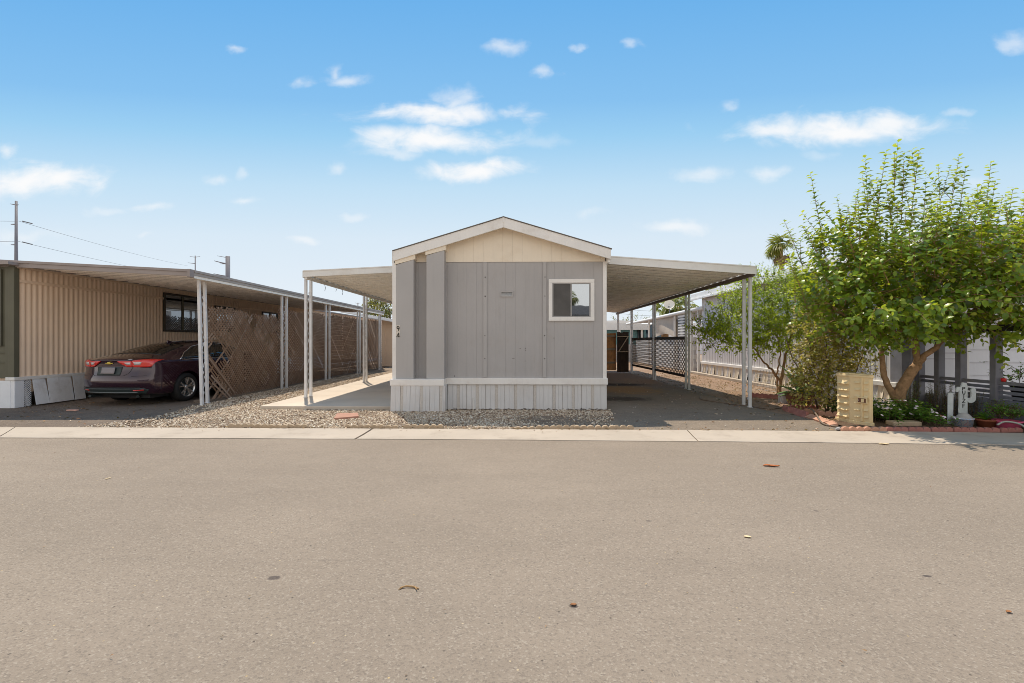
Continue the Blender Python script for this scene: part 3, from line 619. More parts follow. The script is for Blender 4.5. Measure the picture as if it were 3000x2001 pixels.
for k, (y0, y1) in enumerate(((9.80,10.07),(13.33,13.58),(16.66,16.90),(20.05,20.25),(22.85,23.05))):
    post_pair(4.90, y0, y1, -.004, rz(4.9)-.03, M['post'], aw, lean=-.01 if k == 0 else 0)
# left awning
aw2 = thing('awning', 'short white metal awning over the concrete patio left of the grey home', 'carport', (-5.08, 10.7, 0))
LY0, LY1 = 10.5, 23.2; LX0, LX1 = XL-.02, -5.06
def lz(x): return 3.015 + (2.90-3.015)*(x-LX0)/(LX1-LX0)
pan_sheet(LX0, lz(LX0)+.055, LX1+.02, lz(LX1)+.055, LY0+.03, LY1).build('roof_panel', M['alu'], aw2)
m = MB(); m.prism([(LX1, lz(LX1)), (LX0, lz(LX0)), (LX0, lz(LX0)+.15), (LX1, lz(LX1)+.15)], lambda a,b,d: (a,d,b), LY0-.012, LY0+.012)
m.prism([(LX1, lz(LX1)+.128), (LX0, lz(LX0)+.128), (LX0, lz(LX0)+.155), (LX1, lz(LX1)+.155)], lambda a,b,d: (a,d,b), LY0-.022, LY0-.0125)
m.build('fascia', M['alu_fascia'], aw2, bevel=.003)
m = MB(); m.box((LX1+.01, LY0+.03, lz(LX1)-.04), (LX1+.075, LY1, lz(LX1)+.035)); m.build('beam', M['alu_fascia'], aw2)
m = MB(); m.box((LX1-.02, LY0+.01, lz(LX1)-.01), (LX1+.005, LY1, lz(LX1)+.145)); m.build('side_fascia', M['alu_fascia'], aw2)
for y0, y1 in ((10.72,10.98),(14.72,14.98),(18.8,19.0),(22.6,22.8)): post_pair(-5.10, y0, y1, .07, lz(-5.1)-.02, M['post'], aw2)
m = MB()
for y, dz in ((11.6,.16),(12.3,.09),(12.75,.14)): m.tube([(-5.03,y,2.86),(-5.02,y+.02,2.86-dz*.5),(-5.05,y+.05,2.86-dz)], .006, 5)
m.build('hanging_hook', M['wire'], aw2)
# lattice railings between the right posts
def diag_lattice(y0, y1, z0, z1, x, pitch, w, t):
    mb = MB()
    for layer, sg in ((0, 1), (1, -1)):
        c = (y0-z1 if sg > 0 else y0+z0) - pitch; cmax = (y1-z0 if sg > 0 else y1+z1)
        xx = x + (t*.5 if layer else -t*.5)
        while c < cmax:
            # line y = c + z (sg>0) or y = c - z
            lo, hi = z0, z1
            if sg > 0: lo = max(z0, y0-c); hi = min(z1, y1-c)
            else: lo = max(z0, c-y1); hi = min(z1, c-y0)
            if hi-lo > .01:
                f = (lambda z: c+z) if sg > 0 else (lambda z: c-z)
                mb.bar((xx, f(lo), lo), (xx, f(hi), hi), t, w, up=(1,0,0)) if False else mb.bar((xx, f(lo), lo), (xx, f(hi), hi), w, t, up=(1,0,0))
            c += pitch
    return mb
for k, (y0, y1, lab) in enumerate(((13.62,16.64,'brown lattice railing panel between posts, the one nearer the street'), (16.94,20.03,'brown lattice railing panel between posts, the farther one beside the wooden gate'))):
    rp = thing('lattice_railing', lab, 'railing', (4.9, y0, .35), 'lattice railings under the right awning')
    diag_lattice(y0, y1, .40, 1.47, 4.90, .14, .026, .006).build('lattice', M['slat_brown'], rp)
    m = MB(); m.box((4.872, y0, 1.46), (4.928, y1, 1.555)); m.build('top_rail', M['rail_brown'], rp)
    m = MB(); m.box((4.875, y0, .335), (4.925, y1, .41)); m.build('bottom_rail', M['rail_brown'], rp)
# wooden gate
gt = thing('wooden_gate', 'brown stained board gate closing off the end of the carport', 'gate', (4.0, 20.4, 0))
m = MB(); x = 3.05
while x < 4.22:
    w = .135; m.box((x+.004, 20.40+random.uniform(-.004,.004), .12), (x+w-.004, 20.425, 1.78+random.uniform(-.02,.02))); x += w
lf = m.build('gate_leaf', M['wood_lit'], gt)
m = MB()
for z in (.42, 1.02, 1.60): m.box((3.02, 20.36, z), (4.22, 20.398, z+.085))
m.build('rail', M['wood_pale'], lf)
m = MB(); x = 4.26
for k in range(4): m.box((x+.003, 20.16+k*.035, .05), (x+.13, 20.19+k*.035, 1.80+random.uniform(-.02,.02))); x += .134
lf2 = m.build('gate_leaf', M['wood_shaded'], gt)
m = MB()
for z in (.95, 1.62): m.bar((4.25, 20.12, z), (4.8, 20.24, z), .07, .035, up=(0,0,1))
m.bar((4.33, 20.105, .98), (4.74, 20.20, 1.60), .035, .06, up=(0,1,0)); m.build('brace', M['wood_pale'], lf2)
#==PART3==
# ------------------------------------------------------------------ left neighbour: tan corrugated home with its awning
NXW = -10.7; NY0, NY1 = 9.45, 37.0
nb = thing('mobile_home', 'tan corrugated metal mobile home with brown edged awning left of the lattice fence', 'mobile home', (NXW, NY0, 0))
m = MB(); y = NY0; rows = []
n = int((NY1-NY0)/.013)
vs = []
for i in range(n+1):
    yy = NY0+(NY1-NY0)*i/n; ph = (yy/.118) % 1.0
    o = .020*sm(0,.35,ph)*(1-sm(.5,.85,ph)) + .004*math.sin(yy*2.1)
    vs += [(NXW+o-.012, yy, .60), (NXW+o-.012, yy, 2.985)]
m.add(vs, [(2*i, 2*i+2, 2*i+3, 2*i+1) for i in range(n)])
m.build('wall', M['tan'], nb)
m = MB(); m.box((NXW-4.2, NY0+.05, .3), (NXW-.03, NY1, 2.98)); m.build('wall_core', M['tan_trim'], nb)
m = MB(); m.box((NXW, NY0, 2.66), (NXW+.022, NY1, 2.72)); m.box((NXW, NY0, 2.955), (NXW+.03, NY1, 3.0)); m.build('trim_strip', M['tan_trim'], nb)
m = MB(); m.box((NXW-.10, NY0-.06, .62), (NXW+.028, NY0+.05, 2.99)); m.box((NXW-.19, NY0-.04, .62), (NXW-.115, NY0+.04, 2.99)); m.build('corner_trim', M['olive'], nb, bevel=.008)
m = MB(); m.box((NXW-4.2, NY0-.01, .62), (NXW-.19, NY0+.049, 2.99))
for z in (.95, 1.15, 1.32): m.box((NXW-4.2, NY0-.03, z), (NXW-.2, NY0-.0105, z+.012))
m.build('front_wall', M['olive'], nb)
fw = bpy.data.objects.new('window', None); COL.objects.link(fw); fw.parent = nb; fw.matrix_parent_inverse = ORG[nb.name]
m = MB(); frame(m, NXW-2.2, NXW-.27, 1.30, 2.93, NXW-2.1, NXW-.34, 1.38, 2.86, NY0-.05, NY0-.0305); m.build('window_frame', M['olive'], fw)
m = MB(); m.box((NXW-2.1, NY0-.042, 1.38), (NXW-.34, NY0-.032, 2.86)); m.build('blind', M['cream'], fw)
# skirt: ledge, loose leaning sheets, concrete corner, lattice vent
m = MB(); m.box((NXW-.15, NY0-.07, .575), (NXW+.05, NY1, .645)); m.build('skirt_ledge', M['white'], nb, bevel=.006)
m = MB(); m.box((NXW-4.2, NY0-.06, -.01), (NXW-.05, NY0+.02, .57)); m.box((NXW-.06, NY0-.05, -.01), (NXW+.03, NY0+.14, .57)); m.build('skirt_corner', M['grey_skirt'], nb, bevel=.01)
yy = NY0+.285; k = 0
while yy < 24:
    w = (.30,.28,.32,.29,.31)[k % 5]; l = .02+.03*random.random(); b0 = .02 if k < 4 else .16; m = MB()
    q_ = (.0,.022,.006,.026,.01)[k % 5]
    p = lambda t, s: (NXW+.02+q_+.012*(1-t)+(.045+l)*(1-s), yy+.006+(w-.02)*t+.02*(1-s)*(1 if k < 3 else 0)*t, b0+(.575-b0)*s)
    m.grid(p, 6, 4); o = m.build('skirt_panel', M['grey_skirt'], nb); sd_ = o.modifiers.new('thickness', 'SOLIDIFY'); sd_.thickness = .006
    yy += w-.01; k += 1
m = MB(); m.box((NXW-.02, NY0+1.9, 0), (NXW+.10, NY1, .16)); m.build('skirt_foot', M['grey_skirt'], nb, bevel=.008)
m = MB(); m.box((NXW-.06, NY0+.15, 0), (NXW-.02, NY0+.30, .57)); m.build('vent_backing', M['inside'], nb)
diag_lattice(NY0+.145, NY0+.30, .0, .57, NXW+.0, .045, .012, .008).build('skirt_vent', M['grey_skirt'], nb)
# windows in the side wall
def side_window(y0, y1, z0, z1, parent, mull=True):
    w = bpy.data.objects.new('window', None); COL.objects.link(w); w.parent = parent; w.matrix_parent_inverse = ORG[parent.name]
    m = MB()
    def bx(a0, a1, b0, b1, x0=NXW, x1=NXW+.055): m.box((x0, a0, b0), (x1, a1, b1))
    t = .055; bx(y0, y1, z0, z0+t); bx(y0, y1, z1-t, z1); bx(y0, y0+t, z0+t, z1-t); bx(y1-t, y1, z0+t, z1-t)
    m.build('window_frame', M['dark_frame'], w, bevel=.005)
    m = MB(); ym = y0+(y1-y0)*.5; bx(ym-.03, ym+.03, z0+t, z1-t, NXW+.005, NXW+.045); m.build('mullion', M['olive'], w)
    m = MB(); bx(y0+t, y1-t, z0+t, z1-t, NXW+.012, NXW+.022); m.build('pane', M['dim_glass'], w)
for a in ((13.42, 14.95, 1.70, 2.87), (15.7, 16.8, 1.75, 2.66), (18.6, 19.8, 1.75, 2.64)): side_window(*a, nb)
# roof of the home itself
m = MB(); m.prism([(NXW-4.4, 3.0), (NXW+.12, 3.0), (NXW+.12, 3.06), (NXW-2.1, 3.14), (NXW-4.4, 3.06)], lambda a,b,d: (a,d,b), NY0-.25, NY1+.2); m.build('roof', M['brown_fascia'], nb)
# awning
an = thing('awning', 'long tan ribbed metal awning with brown fascia over the parked car', 'carport', (-7.05, 9.9, 0))
AX0, AX1, AY0, AY1 = NXW+.13, -6.93, 9.42, 23.0
def az(x): return 3.02 + (2.80-3.02)*(x-AX0)/(AX1-AX0)
pan_sheet(AX0-.1, az(AX0)+.0, AX1-.04, az(AX1)+.02, AY0+.04, AY1).build('roof_panel', M['soffit'], an)
def rolled(a0, a1, y0, y1):
    m = MB()
    m.prism([(AX0-.5, az(AX0)-.03), (AX1-.03, az(AX1)-.03), (AX1-.03, az(AX1)+.10), (AX0-.5, az(AX0)+.10)], lambda a,b,d: (a,d,b), AY0-.01, AY0+.02)
    m.prism([(AX0-.5, az(AX0)+.06), (AX1-.03, az(AX1)+.06), (AX1-.03, az(AX1)+.115), (AX0-.5, az(AX0)+.115)], lambda a,b,d: (a,d,b), AY0-.03, AY0-.0105)
    return m
rolled(0,0,0,0).build('fascia', M['brown_fascia'], an, bevel=.006)
m = MB(); m.box((AX1-.05, AY0-.035, az(AX1)-.05), (AX1+.02, AY0+.10, az(AX1)+.12)); m.build('corner_piece', M['brown_fascia'], an, bevel=.01)
m = MB(); m.box((AX1-.06, AY0+.11, az(AX1)-.055), (AX1-.002, AY1, az(AX1)-.002)); m.build('beam', M['alu'], an)
m = MB(); m.box((AX1-.02, AY0+.102, az(AX1)+.0), (AX1+.012, AY1, az(AX1)+.06)); m.box((AX1-.02, AY0+.102, az(AX1)+.0605), (AX1+.03, AY1, az(AX1)+.115)); m.build('side_fascia', pbr('grey_brown_side_fascia', (.40,.36,.33), .5, .1, 1.5, .2), an, bevel=.005)
for k, (y0, y1) in enumerate(((9.95,10.30),(13.28,13.55),(16.3,16.62),(19.5,19.8),(22.5,22.75))):
    if k: post_pair(-7.03, y0, y1, -.005, az(-7.03)-.06, M['post'], an, infill=(k < 2), lean=0); continue
    zt = az(-7.0)-.05; m = MB()
    for b, t_ in (((-7.02,9.90),(-7.09,9.90)), ((-7.165,10.287),(-7.235,10.287))): m.bar((*b,-.005), (*t_,zt), .058, .058, up=(0,1,0)); m.box((b[0]-.045,b[1]-.045,-.005), (b[0]+.045,b[1]+.045,.008))
    p_ = m.build('post', M['post'], an, bevel=.006); m = scrolls(0, 9.93, 10.26, .2, zt-.3)
    m.v = [(-7.02-.37*(y-9.9)-.026*z+x, y, z) for x, y, z in m.v]; m.build('scrollwork', M['post'], p_)
# ------------------------------------------------------------------ lattice fence of weathered slats
def lattice_panel(x, y0, y1, z0, z1, seed, cut=0., holes=0, sag=0.):
    R = random.Random(seed); V = []; Fc = []; rnd = []
    pitch = .100; w = .038; t = .006; lean = R.uniform(-.02,.02); bow = R.uniform(-.03,.03)
    def pt(y, z, o): 
        return (x+o+lean*(z/2.3)+bow*math.sin((y-y0)/(y1-y0)*3.14)*math.sin(z/2.4*3.14)*1.6, y, z)
    def slat(p0, p1, o, c):
        L = math.hypot(p1[0]-p0[0], p1[1]-p0[1])
        if L < .05: return
        d = ((p1[0]-p0[0])/L, (p1[1]-p0[1])/L); nn = (-d[1], d[0]); k = max(1, int(L/.4)); b = len(V)
        for i in range(k+1):
            s = i/k; cy, cz = p0[0]+(p1[0]-p0[0])*s, p0[1]+(p1[1]-p0[1])*s; sg = sag*math.sin(s*3.14)
            cz -= sg
            for a, oo in ((-.5,0),(.5,0),(.5,t),(-.5,t)): V.append(pt(cy+nn[0]*w*a, cz+nn[1]*w*a, o+oo)); rnd.append(c)
        for i in range(k):
            for q in range(4): Fc.append((b+i*4+q, b+i*4+(q+1)%4, b+(i+1)*4+(q+1)%4, b+(i+1)*4+q))
        Fc.append((b+3,b+2,b+1,b)); e = b+k*4; Fc.append((e,e+1,e+2,e+3))
    HO = [(R.uniform(y0+.2,y1-.1), R.uniform(.9,z1-.2), R.uniform(.10,.22)) for _ in range(holes)]
    for layer, sg in ((0,1),(1,-1)):
        c = (y0-z1) if sg > 0 else (y0+z0); cmax = (y1-z0) if sg > 0 else (y1+z1); c += R.uniform(0, pitch)
        # the two sheets: the front one falls towards the back of the lot
        while c < cmax:
            if sg > 0: lo, hi = max(z0, y0-c), min(z1, y1-c); f = lambda z: c+z
            else: lo, hi = max(z0, c-y1), min(z1, c-y0); f = lambda z: c-z
            if hi-lo > .06:
                a, b = lo+R.uniform(-.03,.02)*(lo < .3), hi+R.uniform(-.05,.03)
                if cut and sg > 0 and (c > (y1-z0) - .2): pass
                segs = [(a, b)]
                for hy, hz, hr in HO:
                    ns = []
                    for (s0, s1) in segs:
                        zc = ((hy-c)+hz)/2 if sg > 0 else ((c-hy)+hz)/2; dist = abs((c+zc if sg > 0 else c-zc)-hy)*1.41
                        if dist < hr and s0 < zc < s1:
                            h = math.sqrt(hr*hr-dist*dist); j1, j2 = R.uniform(-.3,.12), R.uniform(-.12,.3)
                            ns += [(s0, zc-h+j1), (zc+h+j2, s1)]
                        else: ns.append((s0, s1))
                    segs = ns
                if cut:
                    ns = []
                    for s0, s1 in segs:
                        ok = s0
                        # lower corner nearest the street is broken away: keep only every third slat there
                        zz = s0
                        while zz < s1:
                            yv = c+zz if sg > 0 else c-zz
                            if (yv-y0) + zz*.9 < cut and R.random() < .9: zz += .03; ok = zz
                            else: break
                        if s1-ok > .08: ns.append((ok if int(c/pitch) % 4 else s0, s1))
                    segs = ns
                cr = R.random()*.45 if sg < 0 else .4+.6*R.random()  # one slat layer coloured darker, standing in for shade from the other
                if R.random() > .04:
                    for s0, s1 in segs:
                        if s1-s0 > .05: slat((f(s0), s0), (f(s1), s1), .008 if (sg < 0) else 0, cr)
            c += pitch*R.uniform(.94,1.06)
    return V, Fc, rnd
SE = [10.36, 11.77, 13.40, 14.40, 15.62, 17.05, 18.45, 19.85, 21.45, 22.8, 23.8]
TOP = [2.22, 2.16, 2.38, 2.36, 2.40, 2.42, 2.42, 2.40, 2.46, 2.48]
FX = -7.20
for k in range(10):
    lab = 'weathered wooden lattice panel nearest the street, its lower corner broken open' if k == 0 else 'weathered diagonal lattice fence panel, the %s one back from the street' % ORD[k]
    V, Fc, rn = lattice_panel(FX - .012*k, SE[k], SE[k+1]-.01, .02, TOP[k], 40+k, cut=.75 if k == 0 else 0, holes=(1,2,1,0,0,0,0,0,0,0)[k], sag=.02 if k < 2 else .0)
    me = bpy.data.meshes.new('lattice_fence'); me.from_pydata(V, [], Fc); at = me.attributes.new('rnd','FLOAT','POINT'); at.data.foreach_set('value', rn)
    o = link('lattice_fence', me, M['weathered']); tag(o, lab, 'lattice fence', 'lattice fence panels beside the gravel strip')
# a few slats knocked loose at the street end
V = []; m = MB()
for (y0, z0, y1, z1, x) in ((10.33,1.02,11.25,.10,-7.16),(10.36,.62,11.05,.02,-7.13),(10.38,.45,10.95,.0,-7.12),(10.45,.02,10.82,.42,-7.18),(10.62,.0,10.95,.33,-7.18),(10.80,.0,11.1,.28,-7.18),(13.0,1.75,13.55,2.05,-7.17),(12.95,1.62,13.45,1.98,-7.165),(18.5,.04,19.1,.62,-7.2),(18.65,.02,19.2,.5,-7.2)):
    tg = MB(); tg.bar((x,y0,z0),(x+.02,y1,z1),.04,.008,up=(1,0,0)); o = tg.build('loose_slat', None)
    at = o.data.attributes.new('rnd','FLOAT','POINT'); at.data.foreach_set('value', [random.uniform(.5,1)]*len(o.data.vertices)); o.data.materials.append(M['weathered'])
    tag(o, 'loose broken slat hanging off the weathered lattice fence', 'slat', 'loose slats on the lattice fence')
m = MB(); m.box((-7.5, 10.3, -.01), (-7.17, 23.9, .055)); struct(m.build('lattice_footing', M['drive_left']))
# ------------------------------------------------------------------ parked car (dark plum sedan seen from behind)
def build_car(loc, yaw):
    t = thing('parked_car', 'dark plum sedan parked under the tan awning, seen from behind', 'car', (0,0,0), world=False)
    ST = [(0.0,.79,.955,1.03,.66,.27),(.28,.865,.965,1.075,.69,.24),(.62,.91,.975,1.12,.665,.22),(1.05,.925,.975,1.255,.62,.20),(1.55,.93,.965,1.385,.59,.20),(2.1,.93,.95,1.445,.585,.20),(2.65,.93,.935,1.44,.585,.20),(3.15,.925,.92,1.30,.60,.20),(3.62,.92,.905,1.06,.70,.20),(4.2,.905,.85,.95,.70,.22),(4.62,.86,.78,.85,.64,.24),(4.86,.76,.68,.73,.52,.27)]
    SX = (1,.75,.4,0)
    def ring(st):
        y, bw, be, tp, rw, zs = st
        side = [(bw*.97, zs+.03), (bw*.995, zs+.17), (bw*1.0, .58), (bw*.992, .76), (bw*.975, be-.07), (bw*.955, be)]
        b = (bw*.955, be); e = (rw, tp-.055)
        for k in (.33, .67): side.append((b[0]+(e[0]-b[0])*k+.012, b[1]+(e[1]-b[1])*k+.012))
        side.append(e)
        return [(bw*.88*s, zs) for s in SX[::-1]], side, [(rw*s, tp-.055+(.055)*(1-s*s)) for s in SX[1:]]
    def yrear(x, z):
        c = np.interp(z, [.25,.33,.46,.60,.70,.755,.80,.97,1.03,1.09], [.13,.07,.015,.0,.03,.075,.105,.075,.045,.09])
        return float(c) + .20*abs(x/.8)**3.0
    def yfront(x, z): return 4.86 - .32*abs(x/.76)**2.6 - (.05 if z > .6 else 0)
    V = []; F = []
    rows = None; grid = []
    for i, st in enumerate(ST):
        bt, sd, tp = ring(st); full = bt + sd + tp; r = []
        for (x, z) in full:
            y = st[0]
            if i == 0: y = yrear(x, z)
            elif i == 1: y = st[0] + .04*abs(x/.86)**3
            elif i == len(ST)-1: y = yfront(x, z)
            r.append(len(V)); V.append((x, y, z))
        grid.append(r)
    nb_, ns_ = 4, 9
    for i in range(len(ST)-1):
        a, b = grid[i], grid[i+1]
        for j in range(len(a)-1): F.append((a[j], a[j+1], b[j+1], b[j]))
    for gi, st in ((0, ST[0]), (len(ST)-1, ST[-1])):
        r = grid[gi]; bt, sd, tp = ring(st); allr = [bt[-1]] + sd
        cols = {}
        idx_bottom = [r[3], r[2], r[1], r[0]]; idx_top = [r[nb_+ns_-1]] + r[nb_+ns_:]
        side_idx = [r[3]] + r[nb_:nb_+ns_]
        mat_ = []
        for q in range(len(side_idx)):
            if q == 0: mat_.append(idx_bottom); continue
            if q == len(side_idx)-1: mat_.append(idx_top); continue
            row = [side_idx[q]]; x, z = V[side_idx[q]][0], V[side_idx[q]][2]
            for s in SX[1:]:
                y = yrear(x*s, z) if gi == 0 else yfront(x*s, z); row.append(len(V)); V.append((x*s, y, z))
            mat_.append(row)
        for q in range(len(mat_)-1):
            for c in range(3): F.append((mat_[q][c], mat_[q][c+1], mat_[q+1][c+1], mat_[q+1][c]))
    n = len(V); V2 = V + [(-x, y, z) for x, y, z in V]; F2 = F + [tuple(i+n for i in f[::-1]) for f in F]
    bm = bmesh.new(); vv = [bm.verts.new(v) for v in V2]
    for f in F2:
        if len(set(f)) >= 3:
            try: bm.faces.new([vv[i] for i in dict.fromkeys(f)])
            except ValueError: pass
    bmesh.ops.remove_doubles(bm, verts=bm.verts, dist=.0008); bmesh.ops.recalc_face_normals(bm, faces=bm.faces)
    me = bpy.data.meshes.new('body'); bm.to_mesh(me); bm.free()
    o = bpy.data.objects.new('body_tmp', me); COL.objects.link(o)
    sub = o.modifiers.new('s', 'SUBSURF'); sub.levels = 3; sub.render_levels = 3
    cut = MB(); WR = (1.13, 3.96)
    for wy in WR:
        for sx in (-1, 1): cut.tube([(sx*.62, wy, .335), (sx*1.2, wy, .335)], .385, 48)
    co = cut.build('cutter_tmp', None); bo = o.modifiers.new('b', 'BOOLEAN'); bo.object = co; bo.operation = 'DIFFERENCE'; bo.solver = 'EXACT'
    dg = bpy.context.evaluated_depsgraph_get(); ev = o.evaluated_get(dg); body = bpy.data.meshes.new_from_object(ev)
    bm = bmesh.new(); bm.from_mesh(o.data); 
    sub_only = None
    o.modifiers.remove(bo); dg = bpy.context.evaluated_depsgraph_get(); ev = o.evaluated_get(dg); sm_ = ev.to_mesh()
    bvh = BVHTree.FromPolygons([v.co.copy() for v in sm_.vertices], [tuple(p.vertices) for p in sm_.polygons]); bm.free(); ev.to_mesh_clear()
    bpy.data.objects.remove(o); bpy.data.objects.remove(co)
    body.materials.clear(); ob = link('body', body, M['paint'], t)
    body.polygons.foreach_set('use_smooth', [True]*len(body.polygons))
    es = ob.modifiers.new('split', 'EDGE_SPLIT'); es.split_angle = math.radians(38)
    def hit(org, d):
        h = bvh.ray_cast(Vector(org), Vector(d)); return h
    def conform(poly, mode, off=.006, thick=.012, res=.03):
        """patch inside a 2D polygon laid onto the body: mode 'r' from behind (x,z), 's' from the right side (y,z), 't' from above (x,y)"""
        ps = np.array(poly); lo, hi = ps.min(0), ps.max(0); bm = bmesh.new()
        vs = [bm.verts.new((a, b, 0)) for a, b in poly]; f = bm.faces.new(vs)
        nx = max(1, int((hi[0]-lo[0])/res)); nz = max(1, int((hi[1]-lo[1])/res))
        for k in range(1, nx): bmesh.ops.bisect_plane(bm, geom=bm.verts[:]+bm.edges[:]+bm.faces[:], plane_co=(lo[0]+(hi[0]-lo[0])*k/nx,0,0), plane_no=(1,0,0))
        for k in range(1, nz): bmesh.ops.bisect_plane(bm, geom=bm.verts[:]+bm.edges[:]+bm.faces[:], plane_co=(0,lo[1]+(hi[1]-lo[1])*k/nz,0), plane_no=(0,1,0))
        for v in bm.verts:
            a, b = v.co.x, v.co.y
            if mode == 'r': h = hit((a, -3, b), (0,1,0)); fb = Vector((a, .25, b))
            elif mode == 's': h = hit((3, a, b), (-1,0,0)); fb = Vector((.9, a, b))
            elif mode == 'l': h = hit((-3, a, b), (1,0,0)); fb = Vector((-.9, a, b))
            else: h = hit((a, b, 4), (0,0,-1)); fb = Vector((a, b, 1.1))
            if h[0] is None: v.co = fb
            else:
                nn = h[1]; dv = {'r': Vector((0,-1,0)), 's': Vector((1,0,0)), 'l': Vector((-1,0,0)), 't': Vector((0,0,1))}[mode]
                if nn.dot(dv) < 0: nn = -nn
                v.co = h[0] + nn*off
        bmesh.ops.recalc_face_normals(bm, faces=bm.faces)
        me = bpy.data.meshes.new('patch'); bm.to_mesh(me); bm.free(); return me
    def patch(name, poly, mode, mat, parent=None, off=.006, thick=.012, res=.03):
        me = conform(poly, mode, off, thick, res); o = link(name, me, mat, parent or t, 0, True); s = o.modifiers.new('thickness', 'SOLIDIFY'); s.thickness = thick; s.offset = 0; return o
    def mir(p): return [(-a, b) for a, b in p]
    # rear glass and side glass
    patch('rear_window', [(-.62,.70),(-.40,.66),(0,.645),(.40,.66),(.62,.70),(.575,1.10),(.54,1.44),(.30,1.52),(0,1.55),(-.30,1.52),(-.54,1.44),(-.575,1.10)], 't', M['car_glass'], off=.003, thick=.004, res=.08)
    SG = [(.98,1.00),(1.22,1.15),(1.55,1.285),(1.95,1.355),(2.4,1.365),(2.85,1.31),(3.25,1.13),(3.48,.965),(2.6,.975),(1.7,.99),(1.12,.985)]
    for md, nm in (('s','side_window'),('l','side_window')):
        g = patch(nm, SG, md, M['car_glass'], off=.004, thick=.004, res=.08)
        tr = MB(); ring_ = []
        pts = SG+[SG[0]]
        for (a, b), (c, d) in zip(pts, pts[1:]):
            for q in range(8):
                yy, zz = a+(c-a)*q/8, b+(d-b)*q/8; h = hit((3 if md == 's' else -3, yy, zz), (-1 if md == 's' else 1, 0, 0))
                if h[0] is not None: ring_.append(h[0]+Vector((.008 if md == 's' else -.008, 0, .0)))
        tr.tube(ring_+[ring_[0]], .011, 6); tr.build('chrome_surround', M['chrome'], g, smooth=True)
    # lamps: an outer one on each wing, an inner one on the boot lid
    OUT = [(.50,.985),(.74,1.005),(.835,.995),(.80,.86),(.74,.845),(.50,.85)]; INN = [(.20,.985),(.485,.985),(.485,.85),(.40,.855),(.28,.92)]
    for s in (1, -1):
        f = (lambda p: p) if s > 0 else mir
        l = patch('tail_lamp', f(OUT), 'r', M['lens_red'], off=.012, thick=.03); patch('reversing_lens', f([(.52,.965),(.66,.97),(.63,.90),(.53,.895)]), 'r', M['lens_clear'], l, off=.028, thick=.006)
        l = patch('tail_lamp', f(INN), 'r', M['lens_red'], off=.010, thick=.03); patch('reversing_lens', f([(.34,.955),(.47,.96),(.46,.90),(.40,.90)]), 'r', M['lens_clear'], l, off=.026, thick=.006)
        patch('reflector', f([(.52,.345),(.70,.352),(.70,.372),(.52,.365)]), 'r', M['lens_red'], off=.02, thick=.012)
        # wing side part of the tail lamp
        patch('tail_lamp', [(.13,.99),(.30,1.0),(.20,.93),(.12,.865)], 's' if s > 0 else 'l', M['lens_red'], off=.008, thick=.02)
    patch('number_plate', [(-.155,.70),(.155,.70),(.155,.845),(-.155,.845)], 'r', M['plate_grey'], off=.03, thick=.012)
    patch('plate_recess', [(-.27,.675),(.27,.675),(.29,.86),(-.29,.86)], 'r', M['black_plastic'], off=.004, thick=.006)
    patch('boot_trim', [(-.47,.866),(.47,.866),(.47,.892),(-.47,.892)], 'r', M['chrome'], off=.012, thick=.012) if False else None
    e = patch('emblem', [(-.085,.925),(-.035,.925),(-.035,.907),(.035,.907),(.035,.925),(.085,.925),(.095,.945),(.035,.945),(.035,.963),(-.035,.963),(-.035,.945),(-.095,.945)], 'r', M['gold'], off=.014, thick=.012)
    patch('badge', [(.40,1.012),(.46,1.012),(.46,1.026),(.40,1.026)], 'r', M['chrome'], off=.006, thick=.006)
    patch('lower_valance', [(-.70,.275),(.70,.275),(.775,.36),(.70,.40),(-.70,.40),(-.775,.36)], 'r', M['black_plastic'], off=.01, thick=.02)
    patch('bumper_strip', [(-.60,.305),(.60,.305),(.56,.324),(-.56,.324)], 'r', pbr('grey_plastic_strip', (.16,.18,.18), .35, .05), off=.026, thick=.012)
    # boot lid shut line
    m = MB()
    def line(pts, r=.004):
        out = []
        for (a, b), (c, d) in zip(pts, pts[1:]):
            for q in range(6):
                h = hit((a+(c-a)*q/6, -3, b+(d-b)*q/6), (0,1,0))
                if h[0] is not None: out.append(h[0]+Vector((0,-.001,0)))
        m.tube(out, r, 5)
    line([(-.49,1.0),(-.49,.84),(-.44,.72),(-.34,.665),(.34,.665),(.44,.72),(.49,.84),(.49,1.0)]); line([(-.80,.665),(-.50,.655)]); line([(.5,.655),(.80,.665)]); line([(-.78,.41),(0,.42),(.78,.41)], .007)
    m.build('shut_line', M['black'], t)
    # fin on the roof, high brake light strip, sills
    h = hit((0, 1.62, 4), (0,0,-1))[0]; m = MB(); m.prism([(-.09,-.01),(.13,-.01),(.11,.012),(-.055,.055),(-.085,.05)], lambda a,b,d: (d, h.y+a, h.z+b), -.018, .018); m.build('roof_fin', M['paint'], t, bevel=.008)
    m = MB(); m.box((-.86,1.55,.17),(-.80,3.55,.25)); m.box((.80,1.55,.17),(.86,3.55,.25)); m.box((-.7,.35,.16),(.7,4.5,.24)); m.build('underbody', M['black'], t)
    m = MB(); m.tube([(-.52,.12,.215),(-.52,.6,.215)], .03, 12); m.tube([(.45,.3,.20),(.1,1.0,.2)], .03, 8); m.build('exhaust', M['black_plastic'], t)
    for sx in (1, -1):
        h = hit((sx*.5, 3.02, 4), (0,0,-1)); m = MB(); m.box((sx*1.02-.09, 3.02, .97), (sx*1.02+.09, 3.13, 1.10)); m.box((sx*.93-.04,3.04,.96),(sx*.93+.04,3.10,1.0)); m.build('wing_mirror', M['paint'], t, bevel=.03)
